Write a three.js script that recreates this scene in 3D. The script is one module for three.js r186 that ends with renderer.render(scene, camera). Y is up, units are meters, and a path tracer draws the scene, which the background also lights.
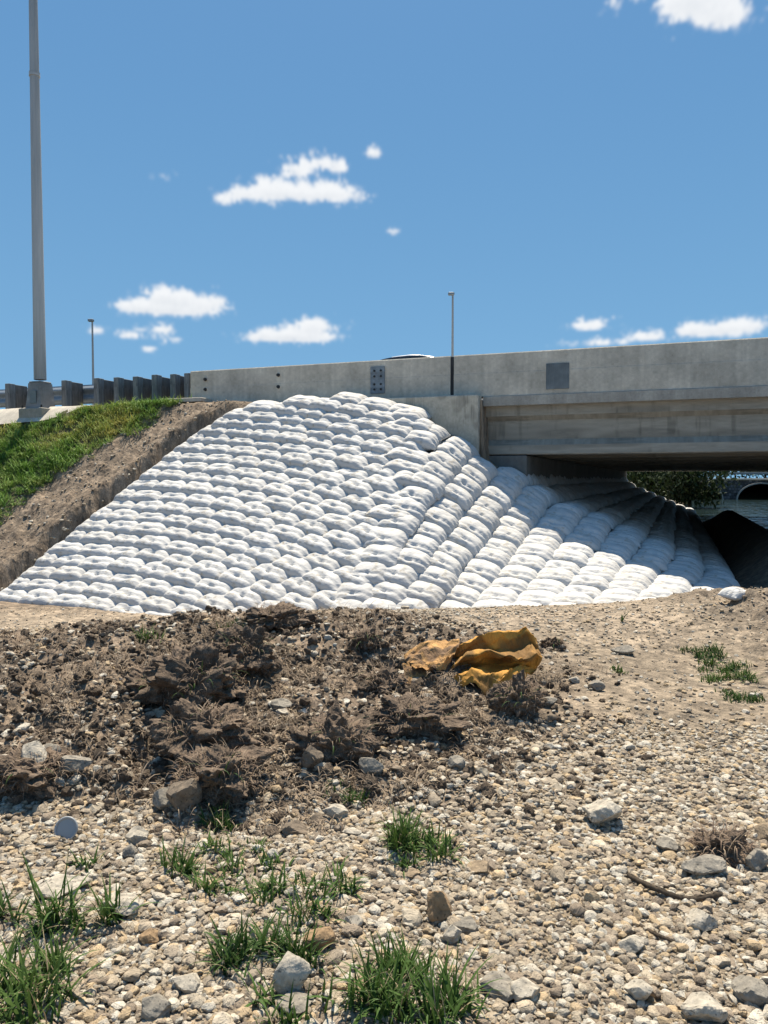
import * as THREE from 'three';
import { mergeGeometries, mergeVertices, toCreasedNormals } from 'three/addons/utils/BufferGeometryUtils.js';
import { RoundedBoxGeometry } from 'three/addons/geometries/RoundedBoxGeometry.js';

// ---------------------------------------------------------------- camera, sky, sun, exposure
const scene = new THREE.Scene();
const EYE = 1.7, FOCAL = 770, HORIZON = 480;
const camera = new THREE.PerspectiveCamera(2 * Math.atan(512 / FOCAL) * 180 / Math.PI, 768 / 1024, 0.05, 3000);
const PITCH = Math.atan((512 - HORIZON) / FOCAL);
camera.position.set(0, EYE, 0);
camera.rotation.x = -PITCH;
camera.updateMatrixWorld(true);

const renderer = new THREE.WebGLRenderer({ antialias: true });
renderer.toneMapping = THREE.LinearToneMapping;
renderer.toneMappingExposure = 1.74;
renderer.shadowMap.enabled = true;
renderer.setSize(768, 1024);

const SUN_TO = new THREE.Vector3(0.02, 1, -0.45).normalize();
const sun = new THREE.DirectionalLight(new THREE.Color(1.0, 0.895, 0.73), 5.0);
sun.position.copy(SUN_TO).multiplyScalar(60).add(new THREE.Vector3(0, 0, -12));
sun.target.position.set(0, 0, -12);
sun.castShadow = true;
Object.assign(sun.shadow.camera, { left: -35, right: 35, top: 35, bottom: -35, near: 1, far: 160 });
sun.shadow.mapSize.set(4096, 4096);
sun.shadow.radius = 1;
scene.add(sun, sun.target);

// ---------------------------------------------------------------- random numbers and noise
function rng(seed) { let s = seed >>> 0; return () => { s = (s + 0x6d2b79f5) | 0; let t = Math.imul(s ^ (s >>> 15), 1 | s); t = (t + Math.imul(t ^ (t >>> 7), 61 | t)) ^ t; return ((t ^ (t >>> 14)) >>> 0) / 4294967296; }; }
function hash(ix, iy, iz = 0) { let h = Math.imul(ix, 374761393) + Math.imul(iy, 668265263) + Math.imul(iz, 1274126177) | 0; h = Math.imul(h ^ (h >>> 13), 1274126177); h ^= h >>> 16; return (h >>> 0) / 4294967296; }
const sm = (t) => t * t * (3 - 2 * t);
function vnoise(x, y, period = 0) {
  const ix = Math.floor(x), iy = Math.floor(y), fx = sm(x - ix), fy = sm(y - iy);
  const w = period ? (i) => ((i % period) + period) % period : (i) => i;
  const a = hash(w(ix), w(iy)), b = hash(w(ix + 1), w(iy)), c = hash(w(ix), w(iy + 1)), d = hash(w(ix + 1), w(iy + 1));
  return (a + (b - a) * fx) * (1 - fy) + (c + (d - c) * fx) * fy;
}
function fbm(x, y, oct = 4, period = 0) { let s = 0, a = 0.5, n = 0; for (let i = 0; i < oct; i++) { s += a * vnoise(x + i * 17.3 * (period ? 0 : 1), y + i * 9.1 * (period ? 0 : 1), period); n += a; a *= 0.5; x *= 2; y *= 2; period *= 2; } return s / n; }
function vnoise3(x, y, z) {
  const ix = Math.floor(x), iy = Math.floor(y), iz = Math.floor(z), fx = sm(x - ix), fy = sm(y - iy), fz = sm(z - iz);
  const L = (a, b, t) => a + (b - a) * t, h = (i, j, k) => hash(ix + i, iy + j, iz + k);
  return L(L(L(h(0, 0, 0), h(1, 0, 0), fx), L(h(0, 1, 0), h(1, 1, 0), fx), fy), L(L(h(0, 0, 1), h(1, 0, 1), fx), L(h(0, 1, 1), h(1, 1, 1), fx), fy), fz);
}
const clamp = (x, a = 0, b = 1) => Math.min(b, Math.max(a, x));
const step = (a, b, x) => { const t = clamp((x - a) / (b - a)); return t * t * (3 - 2 * t); };
const lerp = (a, b, t) => a + (b - a) * t;
const gauss = (x) => Math.exp(-x * x);
function table(xs, ys, x) { if (x <= xs[0]) return ys[0] + (ys[1] - ys[0]) / (xs[1] - xs[0]) * (x - xs[0]); for (let i = 1; i < xs.length; i++) if (x <= xs[i]) return lerp(ys[i - 1], ys[i], (x - xs[i - 1]) / (xs[i] - xs[i - 1])); return ys[ys.length - 1]; }
function smin(a, b, k) { const h = clamp(0.5 + 0.5 * (b - a) / k); return lerp(b, a, h) - k * h * (1 - h); }

// ---------------------------------------------------------------- sky: clear blue with small fair-weather clouds
function makeSky() {
  const W = 2048, H = 1024, data = new Float32Array(W * H * 4), R = rng(77);
  const deg = 180 / Math.PI, clouds = [];
  // each cloud: azimuth and height in degrees, half width and half height in degrees, strength
  const px = (x, y, rx, ry, s = 1) => { const az = Math.atan((x - 384) / FOCAL), el = Math.atan((HORIZON - y) / FOCAL * Math.cos(az)); const k = deg / FOCAL * Math.cos(az); clouds.push([az * deg, el * deg, rx * k * Math.cos(az), ry * k, s]); };
  for (const c of [
    [243, 199, 17, 8], [270, 196, 18, 12, 1.1], [300, 198, 28, 10, 1.1], [332, 198, 24, 10, 1.1], [226, 205, 12, 5, .7], [360, 201, 14, 4, .6],
    [299, 176, 16, 9, .95], [324, 168, 18, 8, .85], [340, 174, 10, 6, .9], [374, 159, 8, 6, .95],
    [172, 300, 26, 11, 1.1], [146, 309, 30, 8, 1.1], [200, 306, 28, 9, 1.1], [176, 312, 48, 7, 1.1], [222, 302, 10, 6, .6],
    [166, 330, 14, 8, .9], [132, 336, 15, 6, .75], [101, 332, 11, 6, .7], [151, 350, 10, 4, .55], [173, 341, 16, 5, .6],
    [316, 328, 21, 10, 1.1], [290, 336, 26, 8, 1.1], [263, 339, 22, 6, 1], [305, 339, 34, 6, 1.1],
    [588, 327, 20, 7, .95], [712, 332, 36, 8, 1.1], [740, 328, 28, 8, 1.1], [690, 332, 16, 7, 1], [646, 338, 20, 6, 1], [600, 344, 34, 4, .7],
    [670, 14, 20, 14, .95], [700, 14, 34, 22, 1.15], [716, 28, 24, 13, .95], [698, -8, 36, 18, 1.05], [607, 12, 10, 14, .5], [630, 6, 7, 9, .42],
    [168, 183, 10, 6, .42], [393, 236, 9, 4, .45],
  ]) px(...c);
  for (let i = 0; i < 46; i++) {            // the same kind of clouds all round, outside the picture
    const az = 40 + R() * 280, el = 6 + 34 * R() * R(), w = 1.2 + R() * 2.6;
    for (let j = 0; j < 5; j++) clouds.push([az + (R() - .5) * w * 2, el + (R() - .5) * w * .35, w * (.5 + R() * .5), w * (.22 + R() * .16), .9 + R() * .3]);
  }
  for (let row = 0; row < H; row++) {
    const el = ((row + .5) / H - .5) * 180, t = clamp(el / 90);
    const k = 1 - Math.exp(-t * 3.1);
    const rowClouds = clouds.filter((c) => Math.abs(el - c[1]) <= c[3] * 2.4);
    const base = [lerp(.144, .036, k), lerp(.295, .117, k), lerp(.448, .282, k)];
    for (let col = 0; col < W; col++) {
      let az = ((col + .5) / W - .5) * 360 + 90; if (az > 180) az -= 360;
      let cov = 0, low = 0;
      if (el > -2 && el < 60) for (const c of rowClouds) {
        let dx = az - c[0]; if (dx > 180) dx -= 360; if (dx < -180) dx += 360;
        if (Math.abs(dx) > c[2] * 2.2 || Math.abs(el - c[1]) > c[3] * 2.4) continue;
        const ex = dx / c[2], ey = (el - c[1]) / c[3], q = ex * ex + (ey < 0 ? ey * ey * 1.9 : ey * ey);
        const g = c[4] * Math.exp(-q * 1.15); cov = cov + g * (1 - .55 * cov); low += g * clamp(-ey * .6 + .15);
      }
      const o = (row * W + col) * 4;
      let a = 0;
      if (cov > .02) {
        const n = fbm(az * 1.7 + 40, el * 2.2, 4) * .5 + (1 - Math.abs(2 * fbm(az * 3.2 + 9, el * 3.6 + 5, 3) - 1)) * .3 + fbm(az * 8 + 3, el * 8, 2) * .2;
        a = step(.26, .86, cov * 1.08 + (n - .56) * 1.7) * .97;
        low = clamp(low * 1.1 + (.6 - n) * .9);
      }
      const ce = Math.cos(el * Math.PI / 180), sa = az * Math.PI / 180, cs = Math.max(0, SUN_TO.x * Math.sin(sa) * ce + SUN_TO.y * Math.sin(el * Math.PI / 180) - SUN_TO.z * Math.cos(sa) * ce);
      const glow = el > 0 ? .16 * Math.pow(cs, 14) + .4 * Math.pow(cs, 120) : 0;  // whitish glow round the sun, above the view, added to whiten the blue fill light
      for (let c = 0; c < 3; c++) {
        const white = [.54, .55, .56][c], shade = [.37, .395, .43][c];
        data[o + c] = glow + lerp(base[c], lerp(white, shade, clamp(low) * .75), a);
      }
      data[o + 3] = 1;
    }
  }
  const t = new THREE.DataTexture(data, W, H, THREE.RGBAFormat, THREE.FloatType);
  t.mapping = THREE.EquirectangularReflectionMapping; t.magFilter = t.minFilter = THREE.LinearFilter; t.needsUpdate = true;
  return t;
}
const SKY = makeSky();
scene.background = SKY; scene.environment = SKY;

// ---------------------------------------------------------------- helpers
const used = new Map();
const numbered = (n) => { const k = used.get(n) ?? 0; used.set(n, k + 1); return k ? `${n}_${String(k).padStart(3, '0')}` : n; };
function shade(o) { o.traverse((m) => { if (m.isMesh) { m.castShadow = true; m.receiveShadow = true; } }); return o; }
function thing(name, label, category, group) { const g = new THREE.Group(); g.name = numbered(name); g.userData = { label, category }; if (group) g.userData.group = group; scene.add(g); return g; }
function tag(o, label, category, group) { o.userData = { label, category }; if (group) o.userData.group = group; return o; }
function top(name, geo, mat, label, category, group) { const m = new THREE.Mesh(geo, mat); m.name = numbered(name); m.castShadow = m.receiveShadow = true; scene.add(m); return tag(m, label, category, group); }
function part(name, geo, mat, parent) { const m = new THREE.Mesh(geo, mat); m.name = name; m.castShadow = m.receiveShadow = true; parent.add(m); return m; }
function structure(name, geo, mat, label) { const m = new THREE.Mesh(geo, mat); m.name = numbered(name); m.castShadow = m.receiveShadow = true; m.userData = { kind: 'structure', label, category: name.replace(/_/g, ' ') }; scene.add(m); return m; }

// computed textures
function tex(size, fn, srgb = true, repeat = 1, h = size) {
  const d = new Uint8Array(size * h * 4);
  for (let y = 0; y < h; y++) for (let x = 0; x < size; x++) { const c = fn(x / size, y / h), o = (y * size + x) * 4; for (let i = 0; i < 3; i++) d[o + i] = clamp(c[i] ?? c[0], 0, 1) * 255; d[o + 3] = 255; }
  const t = new THREE.DataTexture(d, size, h, THREE.RGBAFormat); t.wrapS = t.wrapT = THREE.RepeatWrapping; t.magFilter = THREE.LinearFilter; t.minFilter = THREE.LinearMipmapLinearFilter;
  t.generateMipmaps = true; if (srgb) t.colorSpace = THREE.SRGBColorSpace; t.repeat.set(repeat, repeat); t.needsUpdate = true; return t;
}
// box-projected uv in metres
function boxUV(g, s = 1) {
  g = g.index ? g.toNonIndexed() : g; const p = g.attributes.position, n = p.count, uv = new Float32Array(n * 2);
  const a = new THREE.Vector3(), b = new THREE.Vector3(), c = new THREE.Vector3(), nn = new THREE.Vector3();
  for (let i = 0; i < n; i += 3) {
    a.fromBufferAttribute(p, i); b.fromBufferAttribute(p, i + 1); c.fromBufferAttribute(p, i + 2);
    nn.copy(b).sub(a).cross(c.clone().sub(a)); const x = Math.abs(nn.x), y = Math.abs(nn.y), z = Math.abs(nn.z);
    [a, b, c].forEach((v, k) => { const [u, w] = y > x && y > z ? [v.x, v.z] : x > z ? [v.z, v.y] : [v.x, v.y]; uv[(i + k) * 2] = u * s; uv[(i + k) * 2 + 1] = w * s; });
  }
  g.setAttribute('uv', new THREE.BufferAttribute(uv, 2)); return g;
}
const merge = (list) => { const L = list.map((g) => { g = g.index ? g.toNonIndexed() : g; for (const k of Object.keys(g.attributes)) if (!['position', 'normal', 'uv'].includes(k)) g.deleteAttribute(k); return g; }); return L.length === 1 ? L[0] : mergeGeometries(L); };
const box = (w, h, d, x = 0, y = 0, z = 0, r = 0.012) => boxUV(new RoundedBoxGeometry(w, h, d, 1, Math.min(r, w / 2.1, h / 2.1, d / 2.1)).translate(x, y, z));
function extrude(points, length, bevel = 0) { // profile in x,y, extruded along +z, centred at 0
  const s = new THREE.Shape(points.map((p) => new THREE.Vector2(p[0], p[1])));
  return boxUV(new THREE.ExtrudeGeometry(s, { depth: length, bevelEnabled: bevel > 0, bevelSize: bevel, bevelThickness: bevel, bevelSegments: 1, steps: 1 }));
}
const cyl = (r0, r1, h, n = 20, x = 0, y = 0, z = 0) => new THREE.CylinderGeometry(r1, r0, h, n, 1).translate(x, y + h / 2, z);

// ---------------------------------------------------------------- the place: bridge axes
// a runs along the bridge to the right, b out from its near face toward the viewer, y up
const U = new THREE.Vector3(.935, 0, .355).normalize(), V = new THREE.Vector3(-U.z, 0, U.x);
const O = new THREE.Vector3(2.02, 0, -15.88);
const W3 = (a, y, b) => new THREE.Vector3(O.x + U.x * a + V.x * b, y, O.z + U.z * a + V.z * b);
const toA = (x, z) => (x - O.x) * U.x + (z - O.z) * U.z, toB = (x, z) => (x - O.x) * V.x + (z - O.z) * V.z;
const AXES = new THREE.Matrix4().makeBasis(U, new THREE.Vector3(0, 1, 0), V).setPosition(O);
const BRIDGE_W = 34;

// bag slope: height of the finished surface, in (a, b)
const shear = (a, b) => a + .157 * Math.max(0, b - .4);
function slopeY(a, b) {
  const out = b > .4 ? b - .4 : b < -BRIDGE_W ? (-BRIDGE_W - b) * .9 : 0, as = a + .157 * (b > .4 ? b - .4 : 0);
  const front = 1.99 - .8 * (out + .4) + .24 * gauss((out - .1) / .75);
  const P = table([-3, -1.65, -1, -.36, .1, .66, 1.25, 4.74, 6], [2.15, 1.62, 1.33, .95, .58, .10, -.38, -1.95, -2.5], as);
  const g = table([-3, -1, -.39, .1, 1.1, 2.6, 3.74, 4.74, 6], [.2, .25, .42, .50, .45, .27, .12, 0, 0], as);
  return EYE + Math.min(1.80, smin(front, P - g * out + .06, .55));
}
const leftEdge = (b) => -5.85 - .41 * (b - .35) + .85 * gauss(Math.max(0, b - .3) / .8), grassEdge = (b) => -6.95 - .72 * (b - .4);

// ground height
const TD = [0, 3, 4, 5, 6, 7, 8, 9, 11, 13], TX = [-8, -5, -3, -1.5, 0, 1.5, 3, 4.5, 6, 9];
const TY = [
  [0, 0, 0, 0, 0, 0, 0, 0, 0, 0], [0, 0, 0, 0, 0, 0, 0, 0, .05, .1],
  [.05, .05, .05, .04, .02, 0, 0, .02, .1, .2], [.2, .2, .2, .18, .1, .02, 0, .06, .2, .3],
  [.30, .30, .28, .29, .21, .07, -.02, .16, .42, .5], [.24, .24, .29, .40, .35, .13, -.04, .3, .50, .5],
  [.02, .02, .10, .28, .33, .16, .08, .26, .43, .4], [-.14, -.1, -.06, .04, .14, .13, .14, .34, .4, .3],
  [-.46, -.42, -.34, -.24, -.18, -.13, -.08, .05, .1, 0], [-.7, -.66, -.62, -.55, -.48, -.42, -.36, -.34, -.35, -.4]];
function tableY(x, d) {
  const cub = (p0, p1, p2, p3, t) => p1 + .5 * t * (p2 - p0 + t * (2 * p0 - 5 * p1 + 4 * p2 - p3 + t * (3 * (p1 - p2) + p3 - p0)));
  const find = (arr, v) => { let i = 0; while (i < arr.length - 2 && v > arr[i + 1]) i++; return i; };
  x = clamp(x, TX[0], TX[9]); d = clamp(d, 0, 13);
  const i = find(TD, d), j = find(TX, x), t = (d - TD[i]) / (TD[i + 1] - TD[i]), s = (x - TX[j]) / (TX[j + 1] - TX[j]);
  const at = (r, c) => TY[clamp(r, 0, 9)][clamp(c, 0, 9)], row = (r) => cub(at(r, j - 1), at(r, j), at(r, j + 1), at(r, j + 2), s);
  return cub(row(i - 1), row(i), row(i + 1), row(i + 2), t);
}
// how much of the loose brown soil lies here (the pile on the left), 0 to 1
function pile(x, d) {
  const left = step(2.1 + .6 * (fbm(x * 1.3, d * 1.3, 3) - .5) * 2, .2, x - .25 * (d - 6));
  return left * step(3.3, 3.95, d + .9 * (fbm(x * 1.7 + 3, d * 1.7, 3) - .5) + .22 * x) * step(8.6, 7.3, d + .35 * Math.min(0, -x - 1) * -1);
}
function baseY(x, z) {
  const d = -z, a = toA(x, z), b = toB(x, z);
  let y = tableY(x, d);
  if (d > 11) {
    let far = -.46 + .86 * gauss((a - 5.9) / .8) * step(13, 16, d) * step(-27, -21, b);
    y = lerp(y, far, step(11, 13, d));
  }
  const canal = step(7.2, 9.5, a - (b > 2 ? (b - 2) * .6 : 0) + 2.6 * step(-26, -34, b)) * step(46, 40, a) * step(-76, -73.5, b);
  y = lerp(y, -1.6, canal);
  if (d > 60) { const rise = step(-75, -84, b) * (1.95 + .0 * a); y = lerp(y, 1.75, rise > 0 ? step(-75, -86, b) : 0); }
  return y;
}
function groundY(x, z, fine = true) {
  const d = -z, a = toA(x, z), b = toB(x, z);
  let y = baseY(x, z);
  if (b < 9 && a < 5.4 && b > -70) {
    const slope = slopeY(a, b) - .2;
    const hill = b > .6 ? EYE + 2.24 - .8 * b : EYE + 1.76;
    const bm = b < -BRIDGE_W ? 1.0 : 0;
    const le = leftEdge(clamp(b, 0, 7)) + .16 * (fbm(b * 2.3, 4, 3) - .5) * 2;
    let e;
    if (b > .2) e = lerp(hill, slope, step(le - .2, le + .1, a));
    else if (a < .05) e = b < -BRIDGE_W - .2 ? lerp(EYE + 1.7, slope, step(-4, -2, a)) : EYE + 1.62;
    else e = slope;
    if (b < -BRIDGE_W) e = Math.min(e, EYE + 1.7 - .5 * (-BRIDGE_W - b - 3));
    if (a < -26) e = Math.max(-.5, e);
    y = Math.max(y, e);
  }
  if (fine && d < 24) {
    const p = pile(x, d), near = step(16, 10, d);
    const onHill = step(.4, .9, b) * step(leftEdge(clamp(b, 0, 7)) - .05, leftEdge(clamp(b, 0, 7)) - .3, a) * step(9, 13, d);
    y += (fbm(x * 2.2, z * 2.2, 4) - .5) * (.05 + .26 * p) * near;
    y += (fbm(x * 7 + 5, z * 7, 3) - .5) * (.025 + .12 * p) * near;
    y += (fbm(x * 19 + 5, z * 19, 2) - .5) * (.012 + .035 * p) * near;
    y += onHill * ((fbm(x * 1.5, z * 1.5, 3) - .5) * .25 + (fbm(x * 5, z * 5 + 8, 3) - .5) * .16);
    // berm to the right: rough earth
    const berm = step(2.9, 4.2, x - .1 * (d - 6)) * step(4.5, 6.5, d) * step(13, 10, d);
    y += berm * ((fbm(x * 3 + 9, z * 3, 4) - .5) * .34 + (fbm(x * 9 + 2, z * 9, 3) - .5) * .12);
  }
  return y;
}
// the ground point that a line of sight through picture position (px, py) meets
function at(px, py) {
  const dir = new THREE.Vector3((px - 384) / FOCAL, (512 - py) / FOCAL, -1).applyEuler(camera.rotation).normalize();
  let t = .8, prev = t;
  for (let i = 0; i < 2000; i++) { const p = camera.position.clone().addScaledVector(dir, t); if (p.y < groundY(p.x, p.z)) break; prev = t; t += .02 + t * .002; }
  let lo = prev, hi = t; for (let i = 0; i < 20; i++) { const m = (lo + hi) / 2, p = camera.position.clone().addScaledVector(dir, m); if (p.y < groundY(p.x, p.z)) hi = m; else lo = m; }
  return camera.position.clone().addScaledVector(dir, lo);
}

// ---------------------------------------------------------------- materials
const soilTex = tex(1024, (u, v) => { const n = fbm(u * 24, v * 24, 5, 24), m = fbm(u * 6, v * 6, 4, 6), g = vnoise(u * 256, v * 256, 256); const k = .70 + .30 * (n - .5) * 1.6 + .22 * (m - .5) + .26 * (g - .5); return [k * 1.02, k, k * .97]; });
const soilBump = tex(1024, (u, v) => { const n = fbm(u * 32, v * 32, 5, 32); return [n]; }, false);
const matGround = new THREE.MeshStandardMaterial({ vertexColors: true, map: soilTex, bumpMap: soilBump, bumpScale: .03, roughness: 1, color: new THREE.Color(1.85, 1.85, 1.85) });
matGround.color.setRGB(1, 1, 1);
const concreteTex = tex(1024, (u, v) => {
  const n = fbm(u * 8, v * 8, 5, 8), f = fbm(u * 64, v * 64, 3, 64), streak = fbm(u * 40, v * 3, 4, 40) , blot = step(.52, .74, fbm(u * 5 + .3, v * 5, 4, 5));
  const pit = vnoise(u * 180, v * 180, 180) > .965 ? -.14 : 0; const k = .76 + (n - .5) * .15 + (f - .5) * .08 - (streak - .5) * .10 - blot * .045 + pit * .7; return [k, k * .985, k * .95];
});
const stainTex = tex(1024, (u, v) => {
  const n = fbm(u * 8, v * 8, 5, 8), f = fbm(u * 64, v * 64, 3, 64), blot = step(.50, .68, fbm(u * 8, v * 8, 5, 8)), drip = step(.52, .8, fbm(u * 128, v * 4, 3, 128)) * step(.4, .7, fbm(u * 9 + .4, v * 4, 3, 9));
  const k = .78 + (n - .5) * .2 + (f - .5) * .1 - blot * .15 - drip * .12; return [k, k * .985, k * .94];
});
const concreteBump = tex(512, (u, v) => [fbm(u * 40, v * 40, 4, 40)], false);
const concrete = (r, g, b, s = .33) => { const m = new THREE.MeshStandardMaterial({ map: concreteTex.clone(), bumpMap: concreteBump, bumpScale: .004, roughness: .92 }); m.map.repeat.set(s, s); m.color.setRGB(r, g, b); return m; };
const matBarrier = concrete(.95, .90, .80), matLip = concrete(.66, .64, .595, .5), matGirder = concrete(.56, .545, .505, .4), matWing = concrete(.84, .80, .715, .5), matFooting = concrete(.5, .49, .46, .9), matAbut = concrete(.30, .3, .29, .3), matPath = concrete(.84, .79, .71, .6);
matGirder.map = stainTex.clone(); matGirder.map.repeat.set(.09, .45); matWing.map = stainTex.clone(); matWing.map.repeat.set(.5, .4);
const bagTex = tex(512, (u, v) => { const n = fbm(u * 5, v * 5, 4, 5), s = step(.60, .80, fbm(u * 9 + .5, v * 9, 4, 9)), w = vnoise(u * 128, v * 128, 128); const k = .90 + (n - .5) * .09 + (w - .5) * .035; const m = step(.66, .86, fbm(u * 14 + .2, v * 14, 4, 14)); return [k - s * .07 - m * .10, k - s * .085 - m * .13, k - s * .11 - m * .18]; });
const bagBump = tex(512, (u, v) => { const r = fbm(u * 10, v * 22, 4, 2), w = fbm(u * 6, v * 6, 4, 6); return [.5 * w + .5 * fbm(u * 24, v * 24, 3, 24)]; }, false);
const matBags = [[.66, .651, .626], [.645, .635, .61], [.66, .646, .615], [.62, .608, .58]].map((c) => { const m = new THREE.MeshStandardMaterial({ map: bagTex, bumpMap: bagBump, bumpScale: .012, roughness: .82 }); m.color.setRGB(...c); return m; });
const metalTex = tex(512, (u, v) => { const n = fbm(u * 6, v * 6, 4, 6), s = fbm(u * 50, v * 4, 3, 4); const k = .72 + (n - .5) * .25 + (s - .5) * .12; return [k, k, k]; });
const metal = (r, g, b, rough = .5, metalness = .7, s = 1) => { const m = new THREE.MeshStandardMaterial({ map: metalTex.clone(), roughness: rough, metalness }); m.map.repeat.set(s, s); m.color.setRGB(r, g, b); return m; };
const matPole = metal(.82, .80, .76, .6, .15), matBase = metal(.46, .45, .43, .6, .2), matPlate = metal(.32, .375, .39, .6, .1), matGalv = metal(.44, .51, .57, .55, .3), matBolt = metal(.06, .06, .06, .6, .3);
const woodTex = tex(512, (u, v) => { const n = fbm(u * 48, v * 3, 4, 48 ), m = fbm(u * 5, v * 5, 3, 5); const k = .66 + (n - .5) * .32 + (m - .5) * .2; return [k, k * .98, k * .95]; });
const matPost = new THREE.MeshStandardMaterial({ map: woodTex, roughness: .9 }); matPost.color.setRGB(.29, .29, .29);
const matPostDark = new THREE.MeshStandardMaterial({ map: woodTex, roughness: .9 }); matPostDark.color.setRGB(.36, .41, .46);
const rockTex = tex(512, (u, v) => { const n = fbm(u * 6, v * 6, 5, 6), f = fbm(u * 40, v * 40, 3, 40), pit = step(.72, .8, fbm(u * 26, v * 26, 2, 26)); const k = .80 + (n - .5) * .28 + (f - .5) * .18 - pit * .25; return [k, k * .985, k * .955]; });
const rockBump = tex(512, (u, v) => [fbm(u * 16, v * 16, 5, 16)], false);
const rockMat = (r, g, b) => { const m = new THREE.MeshStandardMaterial({ map: rockTex, bumpMap: rockBump, bumpScale: .008, roughness: .95 }); m.color.setRGB(r, g, b); return m; };

// ---------------------------------------------------------------- ground
function axis(segments) { const out = [segments[0][0]]; for (const [from, to, s0, s1 = s0] of segments) { let p = from, q = s0; const ratio = s1 / s0; const n = Math.max(1, Math.round(ratio === 1 ? (to - from) / s0 : (to - from) / ((s1 - s0) / Math.log(ratio)))); const w = []; let sum = 0; for (let i = 0; i < n; i++) { const v = s0 * Math.pow(ratio, (i + .5) / n); w.push(v); sum += v; } for (let i = 0; i < n; i++) { p += w[i] * (to - from) / sum; out.push(p); } } return out; }
function makeGround() {
  const xs = axis([[-600, -40, 60, 6], [-40, -16, 3, .3], [-16, -6, .11, .07], [-6, 6.5, .045], [6.5, 14, .06, .3], [14, 60, .5, 3], [60, 600, 6, 60]]);
  const ds = axis([[-40, 0.6, 8, .08], [.6, 2, .05], [2, 9, .042], [9, 14, .045, .075], [14, 24, .08, .14], [24, 60, .2, 1.2], [60, 110, 1.2], [110, 900, 2, 80]]);
  const nx = xs.length, nz = ds.length, pos = new Float32Array(nx * nz * 3), col = new Float32Array(nx * nz * 3), uv = new Float32Array(nx * nz * 2), idx = new Uint32Array((nx - 1) * (nz - 1) * 6);
  let o = 0;
  for (let j = 0; j < nz; j++) for (let i = 0; i < nx; i++, o++) {
    const x = xs[i], d = ds[j], z = -d, y = groundY(x, z);
    pos.set([x, y, z], o * 3); uv.set([x * .62, z * .62], o * 2);
    col.set(groundColor(x, d), o * 3);
  }
  let k = 0;
  for (let j = 0; j < nz - 1; j++) for (let i = 0; i < nx - 1; i++) { const p = j * nx + i; idx[k++] = p; idx[k++] = p + 1; idx[k++] = p + nx; idx[k++] = p + 1; idx[k++] = p + nx + 1; idx[k++] = p + nx; }
  const g = new THREE.BufferGeometry();
  g.setAttribute('position', new THREE.BufferAttribute(pos, 3)); g.setAttribute('color', new THREE.BufferAttribute(col, 3)); g.setAttribute('uv', new THREE.BufferAttribute(uv, 2)); g.setIndex(new THREE.BufferAttribute(idx, 1)); g.computeVertexNormals();
  return structure('ground', g, matGround, 'bare earth and crushed limestone ground rising to the road embankment');
}
const mix3 = (a, b, t) => [lerp(a[0], b[0], t), lerp(a[1], b[1], t), lerp(a[2], b[2], t)];
function groundColor(x, d) {
  const z = -d, a = toA(x, z), b = toB(x, z), n = fbm(x * 2.5, z * 2.5, 4), f = fbm(x * 11, z * 11, 3);
  let c = mix3([.44, .36, .27], [.64, .54, .415], n);                        // pale crushed limestone
  const p = pile(x, d);
  c = mix3(c, mix3([.30, .225, .165], [.55, .435, .325], clamp(f * 1.5 - .25 + (n - .5) * .8)), p * .92);       // brown topsoil
  c = mix3(c, [.72, .60, .465], step(7.2, 8.6, d) * step(5, 3, x) * .8);            // tan sand behind the pile
  const berm = step(2.9, 4.2, x - .1 * (d - 6)) * step(4.5, 6.5, d);
  c = mix3(c, mix3([.27, .21, .155], [.55, .46, .36], clamp(f * 1.4 - .2)), berm * .85);
  if (d > 12) {
    const le = leftEdge(clamp(b, 0, 7)), ge = grassEdge(clamp(b, 0, 7));
    let e = mix3([.36, .27, .19], [.60, .48, .36], clamp(f * 1.5 - .2));
    const grass = step(ge + .25, ge - .25, a + .6 * (fbm(x * 1.8, z * 1.8, 3) - .5)) * step(-60, -30, -Math.abs(b));
    e = mix3(e, mix3([.13, .14, .05], [.22, .21, .09], f), grass * .9);
    c = mix3(c, e, step(12, 13.5, d) * step(5, 3.5, a));
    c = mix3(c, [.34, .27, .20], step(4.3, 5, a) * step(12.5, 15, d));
    if (b < -70 || a < -30 || d > 120) c = [.10, .13, .045];
  }
  return c.map((v) => v * .81);
}
makeGround();

// canal water
{
  const g = new THREE.PlaneGeometry(43, 96, 1, 1).rotateX(-Math.PI / 2).translate(25.9, -.36, -26);
  const bump = tex(512, (u, v) => [fbm(u * 12, v * 24, 4, 12)], false, 6);
  const m = new THREE.MeshPhysicalMaterial({ color: new THREE.Color(.02, .035, .035), roughness: .08, bumpMap: bump, bumpScale: .09, ior: 1.33, specularIntensity: 1 });
  const w = structure('water', g, m, 'still canal water beyond the bridge'); w.applyMatrix4(AXES);
}

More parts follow.
